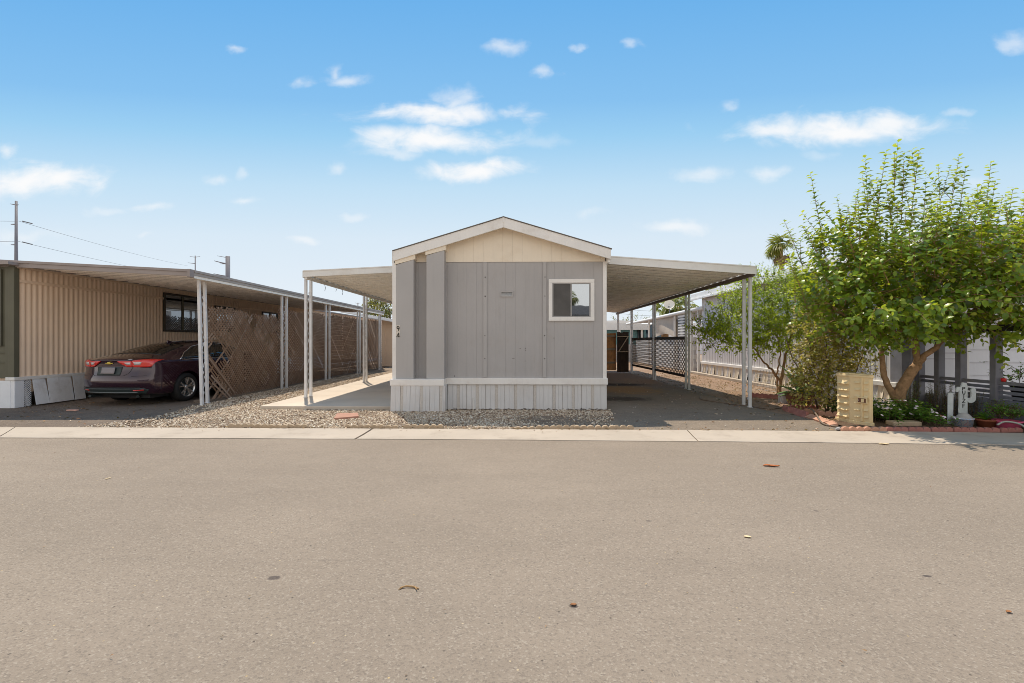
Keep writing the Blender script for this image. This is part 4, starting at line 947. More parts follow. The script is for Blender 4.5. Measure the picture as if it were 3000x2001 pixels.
    # wheels
    def wheel(sx, wy):
        w = bpy.data.objects.new('wheel', None); COL.objects.link(w); w.parent = t; w.location = (sx*.80, wy, .335)
        m = MB(); m.lathe([(.225,-.11),(.27,-.115),(.315,-.10),(.335,-.07),(.335,.07),(.315,.10),(.27,.115),(.225,.11),(.225,-.11)], (0,0,0), 48, 'x'); m.build('tyre', M['black'], w, smooth=True)
        m = MB(); o_ = sx*.085
        m.lathe([(.228,o_+sx*.02),(.222,o_+sx*.025),(.205,o_+sx*.0),(.20,o_-sx*.14)], (0,0,0), 40, 'x')
        for k in range(5):
            for dd in (-.155, .155):
                a = 2*math.pi*k/5+.3; a2 = a+dd*1.35
                m.bar((o_-sx*.01, .04*math.cos(a), .04*math.sin(a)), (o_+sx*.008, .212*math.cos(a2), .212*math.sin(a2)), .034, .022, up=(1,0,0))
        m.lathe([(.0,o_+sx*.012),(.035,o_+sx*.012),(.05,o_-.0),(.05,o_-sx*.05)], (0,0,0), 20, 'x'); m.build('rim', M['alloy'], w, bevel=.004)
        m = MB(); m.lathe([(.0,o_-sx*.09),(.2,o_-sx*.09)], (0,0,0), 32, 'x'); m.build('brake_disc', M['black_plastic'], w)
    for wy in WR:
        for sx in (1, -1): wheel(sx, wy)
    t.location = loc; t.rotation_euler = (0,0,yaw)
    return t
build_car((-8.88, 9.58, -.006), math.radians(-4.8))
# ------------------------------------------------------------------ far left: shed, tree, poles and power lines
sh = thing('shed', 'tan shed with white sloping roof at the far end of the gravel strip', 'shed', (-6.5, 25.5, 0))
m = MB(); y = 25.6
m.prism([(-7.85,0),(-4.2,0),(-4.2,2.4),(-7.85,2.62)], lambda a,b,d: (a,d,b), 25.6, 29.0); m.build('wall', M['tan'], sh)
m = MB()
for k in range(18): x = -7.85+k*.2; m.box((x, 25.585, .0), (x+.012, 25.6, 2.3))
m.box((-7.85, 25.57, 2.28), (-4.2, 25.598, 2.36)); m.build('wall_seam', M['tan_trim'], sh)
m = MB(); m.prism([(-9.9,3.02),(-6.3,2.36),(-4.0,2.3),(-4.0,2.36),(-6.3,2.50),(-9.9,3.14)], lambda a,b,d: (a,d,b), 24.9, 30); m.prism([(-9.9,3.0),(-6.3,2.34),(-4.0,2.28),(-4.0,2.34),(-6.3,2.38),(-9.9,3.06)], lambda a,b,d: (a,d,b), 24.85, 24.89); m.build('roof', M['roof_white'], sh)
def pole(px, pytop, Y, r0, r1, label, arms, ref='utility_pole'):
    b = P(px, 1000, Y); topz = CAMH+(1000.5-pytop)/FPX*Y/ray(px,1000)[1]*1.0
    t = thing(ref, label, 'utility pole', (b.x, Y, 0)); m = MB(); m.tube([(b.x,Y,-.1),(b.x,Y,topz)], [r0, r1], 14); m.build('shaft', M['pole_steel'], t, smooth=True)
    px_m = Y/FPX
    for (dx, y0, ex, ey, th) in arms:
        m = MB(); z0 = CAMH+(1000.5-y0)*px_m; m.tube([(b.x, Y, z0), (b.x+(ex-px)*px_m*.5, Y-.1, z0+(y0-ey)*px_m*.45), (b.x+(ex-px)*px_m, Y-.2, CAMH+(1000.5-ey)*px_m)], [th, th*.8, th*.5], 6); m.build('arm' if th > .06 else 'insulator', M['pole_steel'], t)
    return b, topz
pole(47.5, 589, 62, .27, .14, 'tall steel transmission pole at the left edge behind the tan home', [(0,592,34,590,.07),(0,592,60,593,.07),(0,650,36,651,.09),(0,711,36,712,.09)])
pole(572, 749, 150, .20, .16, 'thin distant power pole with a cross arm above the tan awning', [(0,750,557,748.5,.10),(0,750,588,748.5,.10),(0,769,551,767,.12),(0,799,594,797,.12),(0,769,573,770,.1)])
pole(667.5, 751, 64, .31, .29, 'thick steel power pole with bracket arms behind the tan awning', [(0,752,638,747,.05),(0,771,630,762,.10),(0,770,648,771,.07),(0,808,628,800,.10),(0,807,646,808,.07)])
pole(1048.5, 887, 110, .13, .10, 'small far antenna mast left of the grey home', [(0,888,1041,887,.06),(0,888,1057,887,.06),(0,900,1043,901,.05)], 'antenna_mast')
def wire(label, a, b, sag, r=.022):
    m = MB(); a = Vector(a); b = Vector(b); pts = []
    for i in range(25):
        s = i/24; p = a.lerp(b, s); p.z -= sag*4*s*(1-s); pts.append(p)
    m.tube(pts, r, 5); tag(m.build('power_line', M['wire']), label, 'power line', 'overhead power lines')
wire('upper power line running right from the tall steel pole', P(49,646,62), P(551,779,150), .5); wire('lower power line running right from the tall steel pole', P(49,706,62), P(551,812,150), .4)
wire('upper power line leaving the frame left of the tall pole', P(47,648,62), P(-150,640,62), .1); wire('lower power line leaving the frame left of the tall pole', P(47,708,62), P(-150,700,62), .1)
for py, (dx, lab) in ((650,(94,'upper dark line damper beside the tall steel pole')),(711,(94,'lower dark line damper beside the tall steel pole'))):
    m = MB(); a = P(66, py+1-3, 63); b = P(94, py+8-3, 66); m.tube([a, b], .075, 6); tag(m.build('line_damper', M['wire']), lab, 'line damper', 'dampers on the power lines')
for i, py in enumerate((875, 893, 907)):
    wire('%s faint wire high above the far teal house' % ('top','middle','lowest')[i], P(1700,py-10,60), P(1960,py+18,60), .4, .014)
#==PART4==
# ------------------------------------------------------------------ foliage helpers
def leaves(name, pos, dirv, nrm, L, W, mat, parent=None, fold=.18, curl=.25, rnd=None, simple=False):
    """one small folded blade per row"""
    pos = np.array(pos, float); d = np.array(dirv, float); u = np.array(nrm, float); n = len(pos)
    d /= np.linalg.norm(d, axis=1, keepdims=True)+1e-9; s = np.cross(d, u); s /= np.linalg.norm(s, axis=1, keepdims=True)+1e-9; u = np.cross(s, d)
    L = np.asarray(L, float)*np.ones(n); W = np.asarray(W, float)*np.ones(n)
    if simple: T = np.array([(0,0,0),(-.5,.45,.08),(0,1,-.1),(.5,.45,.08)]); Fq = np.array([(0,3,2,1)])
    else:
        T = np.array([(0,0,0),(-.44,.30,fold*.4),(0,.32,0),(.44,.30,fold*.4),(-.42,.66,fold*.2-curl*.3),(0,.68,-curl*.35),(.42,.66,fold*.2-curl*.3),(0,1,-curl)])
        Fq = np.array([(0,3,2,1),(1,2,5,4),(2,3,6,5),(4,5,6,7)])
    V = pos[:,None,:] + T[None,:,0:1]*W[:,None,None]*s[:,None,:] + T[None,:,1:2]*L[:,None,None]*d[:,None,:] + T[None,:,2:3]*L[:,None,None]*u[:,None,:]
    Fa = (Fq[None]+(np.arange(n)*len(T))[:,None,None]).reshape(-1,4)
    if rnd is None: rnd = RNG.beta(2,2.4,n)
    return fast_mesh(name, V.reshape(-1,3), Fa, len(T), rnd, mat, parent, True)
def rv(a=-1, b=1): return Vector((random.uniform(a,b), random.uniform(a,b), random.uniform(a,b)))
class Shoots:
    def __init__(s): s.p=[]; s.d=[]; s.n=[]; s.l=[]; s.w=[]; s.r=[]; s.tw=MB()
    def shoot(s, a, dirv, length, step, L, W, tip=1.0, r0=.006, bendup=.35, gravity=0, tone=0., spread=1.0, start=.08, jit=.3):
        a = Vector(a); d = Vector(dirv).normalized(); n = max(2, int(length/step)); pts = [a.copy()]; ang = random.uniform(0,6.28)
        for i in range(n):
            d = (d + Vector((0,0,bendup))*step*.6 - Vector((0,0,gravity))*step*.8 + rv()*jit*step*2).normalized(); a = a + d*step; pts.append(a.copy())
            t = i/n
            if t < start: continue
            ang += 2.4+random.uniform(-.4,.4); x = d.cross(Vector((.3,.2,1))).normalized(); y = d.cross(x)
            o = x*math.cos(ang)+y*math.sin(ang); ld = (d*.55 + o*spread + Vector((0,0,-.12))).normalized()
            k = (1-.45*t*tip)*random.uniform(.75,1.2)
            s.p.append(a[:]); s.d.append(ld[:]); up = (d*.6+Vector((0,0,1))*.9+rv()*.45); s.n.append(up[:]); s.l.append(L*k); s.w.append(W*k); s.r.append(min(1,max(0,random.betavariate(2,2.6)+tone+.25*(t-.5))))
        s.tw.tube(pts[::max(1,len(pts)//6)]+[pts[-1]], [r0*(1-.8*i/max(1,len(pts[::max(1,len(pts)//6)]))) for i in range(len(pts[::max(1,len(pts)//6)])+1)], 4, False)
    def build(s, name, mat, parent, bark, **kw):
        o = leaves(name, s.p, s.d, s.n, s.l, s.w, mat, parent, rnd=np.array(s.r), **kw)
        s.tw.build('twigs', bark, parent, fix=False); return o
def limb(mb, pts, r0, r1, n=8, wob=.02):
    P_ = []; N_ = 5
    pts = [Vector(p) for p in pts]
    for i in range(len(pts)-1):
        p0 = pts[max(0,i-1)]; p1 = pts[i]; p2 = pts[i+1]; p3 = pts[min(len(pts)-1,i+2)]
        for k in range(N_):
            t = k/N_; P_.append(.5*((2*p1)+(p2-p0)*t+(2*p0-5*p1+4*p2-p3)*t*t+(3*p1-p0-3*p2+p3)*t**3)+rv()*wob*(1 if i+k else 0))
    P_.append(pts[-1]); m_ = len(P_)-1
    mb.tube(P_, [r0+(r1-r0)*(i/m_)+.006*random.random()*r0*10 for i in range(m_+1)], n)
# ------------------------------------------------------------------ big citrus tree at the right
tree = thing('citrus_tree', 'tall bushy citrus tree with forked trunk and upright leafy shoots by the street', 'tree', (7.24, 8.60, 0))
TY = 9.0
def TP(px, py, Y): return P(px, py, Y-.45)
m = MB(); B = Vector((7.24, 8.60, -.02))
limb(m, [B, TP(2634,1168,9.02), TP(2660,1106,8.98), TP(2688,1068,8.92)], .105, .075, 12, .006)
limb(m, [TP(2686,1075,8.92), TP(2683,1030,8.95), TP(2678,960,9.0), TP(2660,860,9.0)], .06, .03, 8)
limb(m, [TP(2684,1072,8.92), TP(2706,1046,8.85), TP(2754,1006,8.7), TP(2820,940,8.5), TP(2900,860,8.4)], .055, .022, 8)
limb(m, [B+Vector((-.03,0,.05)), TP(2618,1160,9.05), TP(2592,1103,9.08), TP(2583,1042,9.1), TP(2578,1000,9.12), TP(2540,880,9.1)], .062, .026, 9, .008)
limb(m, [TP(2580,1003,9.12), TP(2520,960,8.9), TP(2440,900,8.7)], .028, .014, 6); limb(m, [TP(2660,860,9), TP(2640,720,9)], .03, .012, 6); limb(m, [TP(2678,960,9), TP(2740,820,9.2), TP(2780,700,9.1)], .03, .012, 6); limb(m, [TP(2540,880,9.1), TP(2480,760,9.2)], .026, .01, 6)
m.cyl(TP(2690,1072,8.90), TP(2697,1066,8.82), .045, .03, 8)
m.build('trunk', M['bark'], tree, smooth=True)
S = Shoots()
def ell(c, r):
    while True:
        q = rv()
        if q.length <= 1: return Vector((c[0]+q.x*r[0], c[1]+q.y*r[1], c[2]+q.z*r[2])), q
C1 = TP(2680,845,8.75); C2 = TP(2490,825,8.85); C3 = TP(2890,815,8.4); C4 = TP(2700,915,8.4); C5 = TP(3010,880,8.4); C6 = TP(2470,715,9.0)
for c, r, n in ((C1,(1.4,1.1,1.0),300), (C2,(.6,.75,.8),135), (C3,(1.05,1.05,1.0),235), (C5,(.85,.85,.85),115), (C6,(.28,.40,.45),26)):
    for _ in range(n):
        p, q = ell(c, r); o = Vector((q.x*.8, q.y*.8, q.z*.55+.55))+rv()*.35
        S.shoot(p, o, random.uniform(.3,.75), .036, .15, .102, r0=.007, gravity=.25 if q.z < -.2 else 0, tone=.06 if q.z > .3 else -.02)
for _ in range(150):   # the skirt of the crown: hanging clusters of big leaves
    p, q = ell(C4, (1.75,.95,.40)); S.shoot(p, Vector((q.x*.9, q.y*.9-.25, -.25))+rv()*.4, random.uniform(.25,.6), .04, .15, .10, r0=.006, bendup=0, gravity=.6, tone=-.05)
for _ in range(90):
    p, q = ell(TP(2560,930,8.7), (.85,.7,.45)); S.shoot(p, Vector((q.x*.9, q.y*.9-.2, -.1))+rv()*.4, random.uniform(.25,.6), .042, .125, .075, bendup=0, gravity=.5, tone=-.03)
# the long upright shoots standing above the crown
for (x0,y0,x1,y1,Y) in ((2420,700,2368,505,9.0),(2352,720,2300,642,9.1),(2400,690,2345,660,8.9),(2545,640,2535,455,9.1),(2560,620,2590,448,9.0),(2610,600,2632,412,9.0),(2640,600,2650,440,8.9),(2665,620,2695,435,9.0),(2620,650,2600,530,8.8),(2700,640,2712,530,8.7),(2760,640,2748,480,9.1),(2770,630,2806,450,9.0),(2800,640,2830,490,8.9),(2850,650,2870,540,8.8),(2880,640,2905,472,9.0),(2890,660,2915,530,8.6),(2940,660,2970,550,9.0),(2960,700,3010,560,8.8),(2500,660,2485,600,9.0),(2470,690,2462,615,9.0),(2580,640,2570,520,9.2),(2730,650,2725,560,9.0),(2990,680,3040,540,8.9),(3030,700,3080,580,8.8),(2330,830,2325,745,9.0),(2370,860,2318,760,8.8),(2520,640,2512,560,9.0),(2840,640,2838,575,9.2)):
    a = TP(x0,y0+60,Y); b = TP(x1,y1,Y); d = b-a
    S.shoot(a, d, d.length, .030, .145, .082, tip=.7, r0=.009, bendup=.05, start=.0, jit=.12, tone=.03, spread=1.1)
    for _ in range(2):
        q = a.lerp(b, random.uniform(.0,.6)); S.shoot(q, d.normalized()+rv()*.55, d.length*random.uniform(.25,.5), .032, .13, .075, tip=.7, jit=.15)
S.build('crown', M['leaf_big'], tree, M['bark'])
# ------------------------------------------------------------------ bushy small tree by the right awning post
bush = thing('small_tree', 'small bright green bushy tree leaning over the dirt beside the white awning post', 'tree', (6.95, 12.4, 0))
m = MB(); b0 = Vector((6.95,12.4,-.02))
limb(m, [b0, P(2291,1105,12.4), P(2300,1050,12.35), P(2320,980,12.3)], .05, .02, 8); limb(m, [P(2288,1120,12.4), P(2262,1085,12.3), P(2240,1062,12.2), P(2200,1010,12.0)], .035, .014, 7); limb(m, [b0, P(2276,1100,12.5), P(2285,1040,12.5), P(2275,950,12.5)], .03, .012, 6)
m.build('trunk', M['bark'], bush, smooth=True)
S = Shoots()
for c, r, n in ((P(2270,880,12.2),(1.0,.9,.75),330),(P(2160,965,11.9),(.95,.8,.55),300),(P(2085,975,12.0),(.40,.5,.30),80),(P(2350,900,12.0),(.8,.8,.8),240),(P(2260,990,12.1),(1.2,.8,.42),240),(P(2215,850,12.2),(.45,.4,.5),90),(P(2130,900,12.1),(.4,.4,.35),60)):
    for _ in range(n):
        p, q = ell(c, r); o = Vector((q.x, q.y, q.z*.6+.4))+rv()*.5
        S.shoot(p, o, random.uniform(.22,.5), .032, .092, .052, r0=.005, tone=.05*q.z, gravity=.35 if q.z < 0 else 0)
for (x0,y0,x1,y1) in ((2080,960,2068,900),(2110,930,2095,905),(2135,900,2140,905),(2145,930,2150,860),(2290,830,2330,790),(2275,830,2262,800),(2240,850,2235,800),(2170,920,2175,880),(2060,985,2050,940)):
    a = P(x0,y0,12); b = P(x1,y1,12); S.shoot(a, b-a, (b-a).length+.1, .034, .075, .04, tip=.6)
S.build('crown', M['leaf_bush'], bush, M['bark_grey'])
# ------------------------------------------------------------------ dusty shrub with yellow and dry leaves
shr = thing('shrub', 'dusty shrub with yellowing dry leaves behind the beige utility box', 'shrub', (6.15, 9.2, 0))
m = MB()
for (x, y, dx) in ((6.05,9.15,-.15),(6.12,9.2,.0),(6.2,9.18,.12),(6.3,9.25,.3),(6.0,9.25,-.3)): limb(m, [(x,y,0),(x+dx*.5,y-.03,.4),(x+dx*1.6,y,.95),(x+dx*2.2,y+.05,1.5)], .02, .008, 6)
m.build('stems', M['bark_grey'], shr, smooth=True)
S = Shoots()
for c, r, n in ((P(2400,1060,9.1),(.42,.42,.50),260),(P(2390,1140,9.0),(.38,.34,.30),150),(P(2450,1010,9.1),(.42,.4,.40),180),(P(2380,960,9.3),(.40,.4,.4),130),(P(2520,1070,9.2),(.22,.25,.18),50),(P(2365,1090,9.0),(.22,.25,.4),80)):
    for _ in range(n):
        p, q = ell(c, r); S.shoot(p, Vector((q.x, q.y-.1, q.z*.5+.3))+rv()*.6, random.uniform(.14,.32), .034, .072, .056, r0=.004, bendup=.1, gravity=.2, tone=.12*(q.z < -.2)+random.uniform(-.05,.15))
S.build('foliage', M['leaf_dry'], shr, M['bark_grey'])
# ------------------------------------------------------------------ right neighbour: pale home
HX, HY0, HY1, HZ = 7.72, 9.42, 19.5, 3.2
hn = thing('mobile_home', 'pale grey mobile home with white roof edge behind the citrus tree', 'mobile home', (HX, HY0, 0))
m = MB(); n = int((HY1-HY0)/.02); vs = []
for i in range(n+1):
    yy = HY0+(HY1-HY0)*i/n; o = -.010*(1 if (yy/.15)%1 < .5 else 0); vs += [(HX+o, yy, .5), (HX+o, yy, HZ+.1)]
m.add(vs, [(2*i, 2*i+2, 2*i+3, 2*i+1) for i in range(n)]); m.build('wall', M['pale_wall'], hn)
m = MB(); m.box((HX+.02, HY0+.3, .3), (HX+6.5, HY1, HZ+.1)); m.build('wall_core', M['pale_wall'], hn)
m = MB(); m.prism([(HX-.22, 3.36),(HX+6.8,3.36),(HX+6.8,3.42),(HX+3.2,3.75),(HX-.22,3.44)], lambda a,b,d: (a,d,b), HY0-.8, HY1+.6); m.build('roof', M['roof_white'], hn)
m = MB(); m.box((HX-.245, HY0-.82, 3.24), (HX-.22, HY1+.62, 3.45)); m.box((HX-.30, HY0-.83, 3.17), (HX-.246, HY1+.63, 3.25)); m.box((HX-.22, HY0-.82, 3.24), (HX+6.8, HY0-.8, 3.45)); m.build('roof_edge', M['roof_white'], hn, bevel=.01)
m = MB(); m.box((HX-.22, HY0-.79, 3.30), (HX+.05, HY1+.6, 3.33)); m.build('soffit', M['cream'], hn)
m = MB(); m.box((HX-.07, HY0, .46), (HX+.02, HY1, .56)); m.build('skirt_band', M['white'], hn, bevel=.008)
yy = HY0+.02; k = 0
while yy < HY1-.1:
    w = .16; m = MB(); l = random.uniform(0,.06); q = random.uniform(-.03,.03)
    m.grid(lambda t, s: (HX-.04-l*(1-s)+.03*math.sin(t*3.14), yy+w*t+q*(1-s), .10+.37*s), 4, 2); o = m.build('skirt_sheet', M['cream'] if k % 3 else M['pale_wall'], hn); so_ = o.modifiers.new('thickness','SOLIDIFY'); so_.thickness = .004; yy += w*.97; k += 1
m = MB(); m.box((HX-.26, HY0-.2, -.01), (HX-.02, HY1+1, .09)); struct(m.build('path', M['concrete'], bevel=.01))
# front: white lap siding wall, a panelled door, behind the porch
m = MB()
for k in range(11):
    z = .42+k*.27; m.add([(HX+1.62, HY0+.26, z),(HX+6.5, HY0+.26, z),(HX+6.5, HY0+.285, z+.265),(HX+1.62, HY0+.285, z+.265),(HX+1.62,HY0+.29,z),(HX+6.5,HY0+.29,z)], [(0,1,2,3),(0,4,5,1)])
m.build('front_siding', M['white_wall'], hn)
dr = bpy.data.objects.new('door', None); COL.objects.link(dr); dr.parent = hn; dr.matrix_parent_inverse = ORG[hn.name]
m = MB(); m.box((HX+.62, HY0+.24, .34), (HX+1.52, HY0+.28, 2.5)); 
m.build('door_leaf', M['white_wall'], dr)
m = MB()
for x in (.67,1.10):
    for z0, z1 in ((.55,1.05),(1.15,1.75),(1.85,2.35)): frame(m, HX+x, HX+x+.36, z0, z1, HX+x+.02, HX+x+.34, z0+.02, z1-.02, HY0+.228, HY0+.2395)
m.build('panel_moulding', pbr('grey_moulding', (.62,.60,.64), .6, .05), dr)  # mouldings greyer than the white door leaf
m = MB(); m.box((HX+1.525, HY0+.22, .32), (HX+1.615, HY0+.255, 2.6)); m.box((HX+.525, HY0+.22, .32), (HX+.615, HY0+.255, 2.6)); m.box((HX+.525, HY0+.22, 2.505), (HX+1.615, HY0+.255, 2.6)); m.build('door_frame', M['white'], dr, bevel=.006)
m = MB(); m.box((HX-.03, HY0-.10, .02), (HX+.15, HY0+.20, 3.2)); m.build('corner_post', M['porch'], hn, bevel=.01)
m = MB()
for k in range(24): m.box((HX+.16, HY0+.20, .34+k*.11), (HX+.52, HY0+.225, .44+k*.11))
m.box((HX+.16, HY0+.226, .3), (HX+.52, HY0+.25, 3.2)); m.build('end_cladding', M['white_wall'], hn)
m = MB(); m.box((HX+.0, HY0+.21, -.01), (HX+6.5, HY0+.30, .335)); m.build('front_skirt', M['grey_skirt'], hn)
# porch: floor, stucco base, railing with square posts and beam
pc = thing('porch', 'blue grey wooden porch with square posts and rails at the right edge', 'porch', (8.25, 8.0, 0))
PX0 = 8.25
m = MB(); m.box((PX0+.06, 6.6, .0), (PX0+5.2, HY0+.2, .29)); m.build('floor', M['porch'], pc)
m = MB(); m.box((PX0-.03, 6.55, -.02), (PX0+.055, 8.72, .40)); m.build('base_wall', M['stucco'], pc)
for k, y in enumerate((9.56, 9.12, 8.68, 8.05, 7.47, 6.85)):
    m = MB(); m.box((PX0-.065, y-.055, .05 if k < 2 else .38), (PX0+.065, y+.055, 1.57)); m.build('post', M['porch'], pc, bevel=.01)
m = MB(); m.box((PX0-.085, 6.6, 1.5705), (PX0+.085, 9.6, 1.69)); m.build('top_beam', pbr('dark_porch_beam', (.055,.05,.055), .7, .15), pc, bevel=.01)
m = MB(); m.box((PX0-.03, 6.6, .66), (PX0+.03, 9.55, .715)); m.build('hand_rail', M['porch'], pc, bevel=.006)
m = MB()
for z in (.42,.50,.58): m.box((PX0-.02, 6.6, z), (PX0+.02, 8.68, z+.05))
m.box((PX0-.022, 8.7, .58), (PX0+.022, 9.55, .63)); m.build('rail_board', M['stucco'], pc)
m = MB(); m.box((PX0+.1, 8.9, .301), (PX0+.6, 9.7, .33)); m.build('porch_mat', M['cinder'], pc)
# porch plant in a pot
pp = thing('potted_plant', 'leafy potted plant on the porch ledge with a long arching stem', 'potted plant', (8.55, 7.92, .30), 'potted plants by the porch')
m = MB(); m.lathe([(0,.0),(.10,.0),(.15,.34),(.165,.34),(.165,.37),(.14,.37),(.13,.33),(0,.32)], (8.55,7.92,.30), 20); m.build('pot', M['black'], pp, smooth=True)
S = Shoots()
for _ in range(46):
    p, q = ell((8.52,7.90,.82),(.22,.24,.16)); S.shoot(p, Vector((q.x,q.y,.3))+rv()*.5, random.uniform(.1,.22), .03, .06, .034, bendup=.2)
S.shoot((8.55,7.92,.85), (-.5,.25,.8), .62, .045, .05, .03, bendup=-1.0, gravity=2.2)
S.build('foliage', M['leaf_vinca'], pp, M['bark_grey'])
m = MB(); m.lathe([(0,0),(.030,0),(.038,.055),(0,.055)], (8.25,7.93,.716), 14); o = m.build('red_pot', M['red'], smooth=True); tag(o, 'tiny red pot on the porch rail by the leafy plant', 'pot')
# ------------------------------------------------------------------ beige utility box
ub = thing('utility_box', 'beige plastic utility pedestal box with moulded louvres beside the flower bed', 'utility box', (5.82, 7.92, 0))
UC = Vector((5.82, 7.92, 0))
UP = [(5.605,8.17),(5.628,7.885),(5.755,7.60),(5.805,7.60),(5.89,7.82),(5.90,8.05),(5.84,8.20),(5.70,8.24)]
def shell(g): return [(UC.x+(x-UC.x)*(1+g), UC.y+(y-UC.y)*(1+g)) for x, y in UP]
m = MB(); m.prism(shell(0), lambda a,b,d: (a,b,d), .06, .805); m.build('shell', M['box_plastic'], ub, bevel=.012)
m = MB(); m.prism(shell(.10), lambda a,b,d: (a,b,d), -.01, .065); m.build('base_flange', M['box_plastic'], ub, bevel=.01)
m = MB(); m.prism(shell(.06), lambda a,b,d: (a,b,d), .795, .835); m.prism(shell(.01), lambda a,b,d: (a,b,d), .8355, .852); m.build('lid', M['box_plastic'], ub, bevel=.014)
class Facet:
    def __init__(s, a, b): s.a = Vector((*a,0)); s.d = (Vector((*b,0))-s.a); s.L = s.d.length; s.d.normalize(); s.n = Vector((s.d.y,-s.d.x,0)); s.n = s.n if s.n.dot(s.a-UC) > 0 else -s.n
    def at(s, u, o, z): p = s.a+s.d*u+s.n*o; return (p.x,p.y,z)
    def box(s, mb, u0, u1, o0, o1, z0, z1): mb.add([s.at(u,o,z) for z in (z0,z1) for u,o in ((u0,o0),(u1,o0),(u1,o1),(u0,o1))], [(0,3,2,1),(4,5,6,7),(0,1,5,4),(1,2,6,5),(2,3,7,6),(3,0,4,7)])
    def scoop(s, mb, u0, u1, z, h, out): mb.add([s.at(u0,.001,z+h), s.at(u1,.001,z+h), s.at(u1-.008,out,z+.004), s.at(u0+.008,out,z+.004), s.at(u1,-.001,z), s.at(u0,-.001,z)], [(0,1,2,3),(3,2,4,5),(0,3,5),(1,4,2)])
fl, ff = Facet(UP[0], UP[1]), Facet(UP[1], UP[2])
m = MB()
for k in range(6): fl.scoop(m, .03, fl.L-.02, .105+k*.113, .055, .042)
m.build('louvre', M['box_plastic'], ub)
m = MB()
for k in range(6):
    for u0, u1 in ((.075,.165),(.215,.29)): ff.scoop(m, u0, u1, .13+k*.113, .034, .022)
m.build('front_louvre', M['box_plastic'], ub)
m = MB(); ff.box(m, .172, .208, -.002, .020, .07, .79); m.build('front_rib', M['box_plastic'], ub, bevel=.006)
m = MB(); ff.box(m, .0, .30, -.001, .007, .435, .45); ff.box(m, .125, .285, .0205, .034, .37, .475); hs = m.build('latch', M['box_plastic'], ub, bevel=.005)
m = MB(); ff.box(m, .145, .265, .0345, .037, .385, .455); m.build('latch_recess', M['pot_brown'], hs)
m = MB(); ff.box(m, .195, .24, .0375, .042, .392, .448); m.build('latch_label', M['box_plastic'], hs)
m = MB(); m.cyl(ff.at(.165,.037,.42), ff.at(.165,.05,.42), .009, n=10); m.build('bolt', M['chrome'], hs)
# ------------------------------------------------------------------ scalloped edging stones
def edging_mesh(n=3, L=.33, h=.10, t=.05):
    m = MB(); lobe = L/n; top = []
    for k in range(n):
        for i in range(9 if k == n-1 else 8):
            a = math.pi*i/8; top.append((-L/2+lobe*(k+.5)-lobe*.5*math.cos(a), h-.045+.045*math.sin(a)))
    poly = [(-L/2,-.03),(L/2,-.03)] + top[::-1]
    m.prism(poly, lambda a,b,d: (a,d,b), -t/2, t/2); return m
EDG = {}
def edging(mat, xy, rz, label, group, z=0., tilt=0., n=3):
    k = (mat.name, n)
    if k not in EDG: EDG[k] = edging_mesh(n, .33*n/3).build('edging_stone', mat, bevel=.012); o = EDG[k]
    else: o = EDG[k].copy(); COL.objects.link(o)
    o.location = (xy[0], xy[1], z); o.rotation_euler = (tilt, 0, rz); tag(o, label, 'edging stone', group); return o
g1 = 'tan scalloped edging stones along the gravel front'
lx = [684,745,807,862, 1030,1090,1130,1205,1262, 1530,1592,1650,1700,1762,1815]
for i, px in enumerate(lx):
    d = ray(px+8, 1256); k = -CAMH/d[2]
    edging(M['tan_edging'], (d[0]*k, 7.265+random.uniform(-.02,.02)), random.uniform(-.06,.06), 'half buried tan scalloped edging stone, %s from the left along the gravel front' % ORD[i], g1, -.028-.03*random.random()*(i in (4,9,10,6)), random.uniform(-.12,.12))
g2 = 'red scalloped edging stones along the flower bed'
for i in range(8):
    x = 5.16+i*.338; edging(M['orange_edging'] if i < 2 else M['terracotta'], (x, 7.175-.03*(i > 3)*(i-3)*.35), random.uniform(-.04,.04)-.02, ('pale orange' if i < 2 else 'dusky red')+' scalloped edging stone, %s from the utility box along the flower bed front' % ORD[i], g2, -.022, random.uniform(-.08,.06))
g3 = 'edging stones curving round the planting corner'
for i, (x, y, rz_, mt, tl) in enumerate(((5.36,9.28,1.35,'terracotta',.1),(5.33,8.98,1.5,'terracotta',.2),(5.29,8.66,1.5,'terracotta',.25),(5.27,8.32,1.55,'orange_edging',1.1),(5.22,8.02,1.4,'orange_edging',1.25),(5.18,7.74,1.2,'orange_edging',1.3),(5.66,9.42,.15,'terracotta',0),(5.95,9.40,-.1,'terracotta',0),(5.62,8.85,-.2,'orange_edging',0),(5.72,8.55,-.5,'orange_edging',.1),(5.78,8.22,.1,'terracotta',0),(5.92,11.5,-.75,'terracotta',0),(6.15,11.3,-.6,'terracotta',0))):
    edging(M[mt], (x, y), rz_, ('dull red' if mt == 'terracotta' else 'tilted orange')+' scalloped edging stone, %s of the bits around the planting corner' % ORD[i], g3, .01, tl)
# bits of broken stone and kerb block
m = MB(); v, f = ico(); m.add([(5.02+a*.05, 7.28+b*.04, .02+c*.03) for a,b,c in v], [tuple(q) for q in f]); tag(m.build('broken_stone', M['cinder']), 'pale broken stone chip at the foot of the utility box', 'stone')
m = MB(); m.box((6.15, 7.62, -.02), (6.62, 7.80, .075)); tag(m.build('kerb_stone', M['tan_edging'], bevel=.02), 'grey brown stone block lying among the periwinkles', 'stone')
m = MB(); m.box((5.93,10.42,-.02),(6.33,10.6,.20)); tag(m.build('cinder_block', M['cinder'], bevel=.01), 'pale grey cinder block behind the agave pot', 'cinder block')
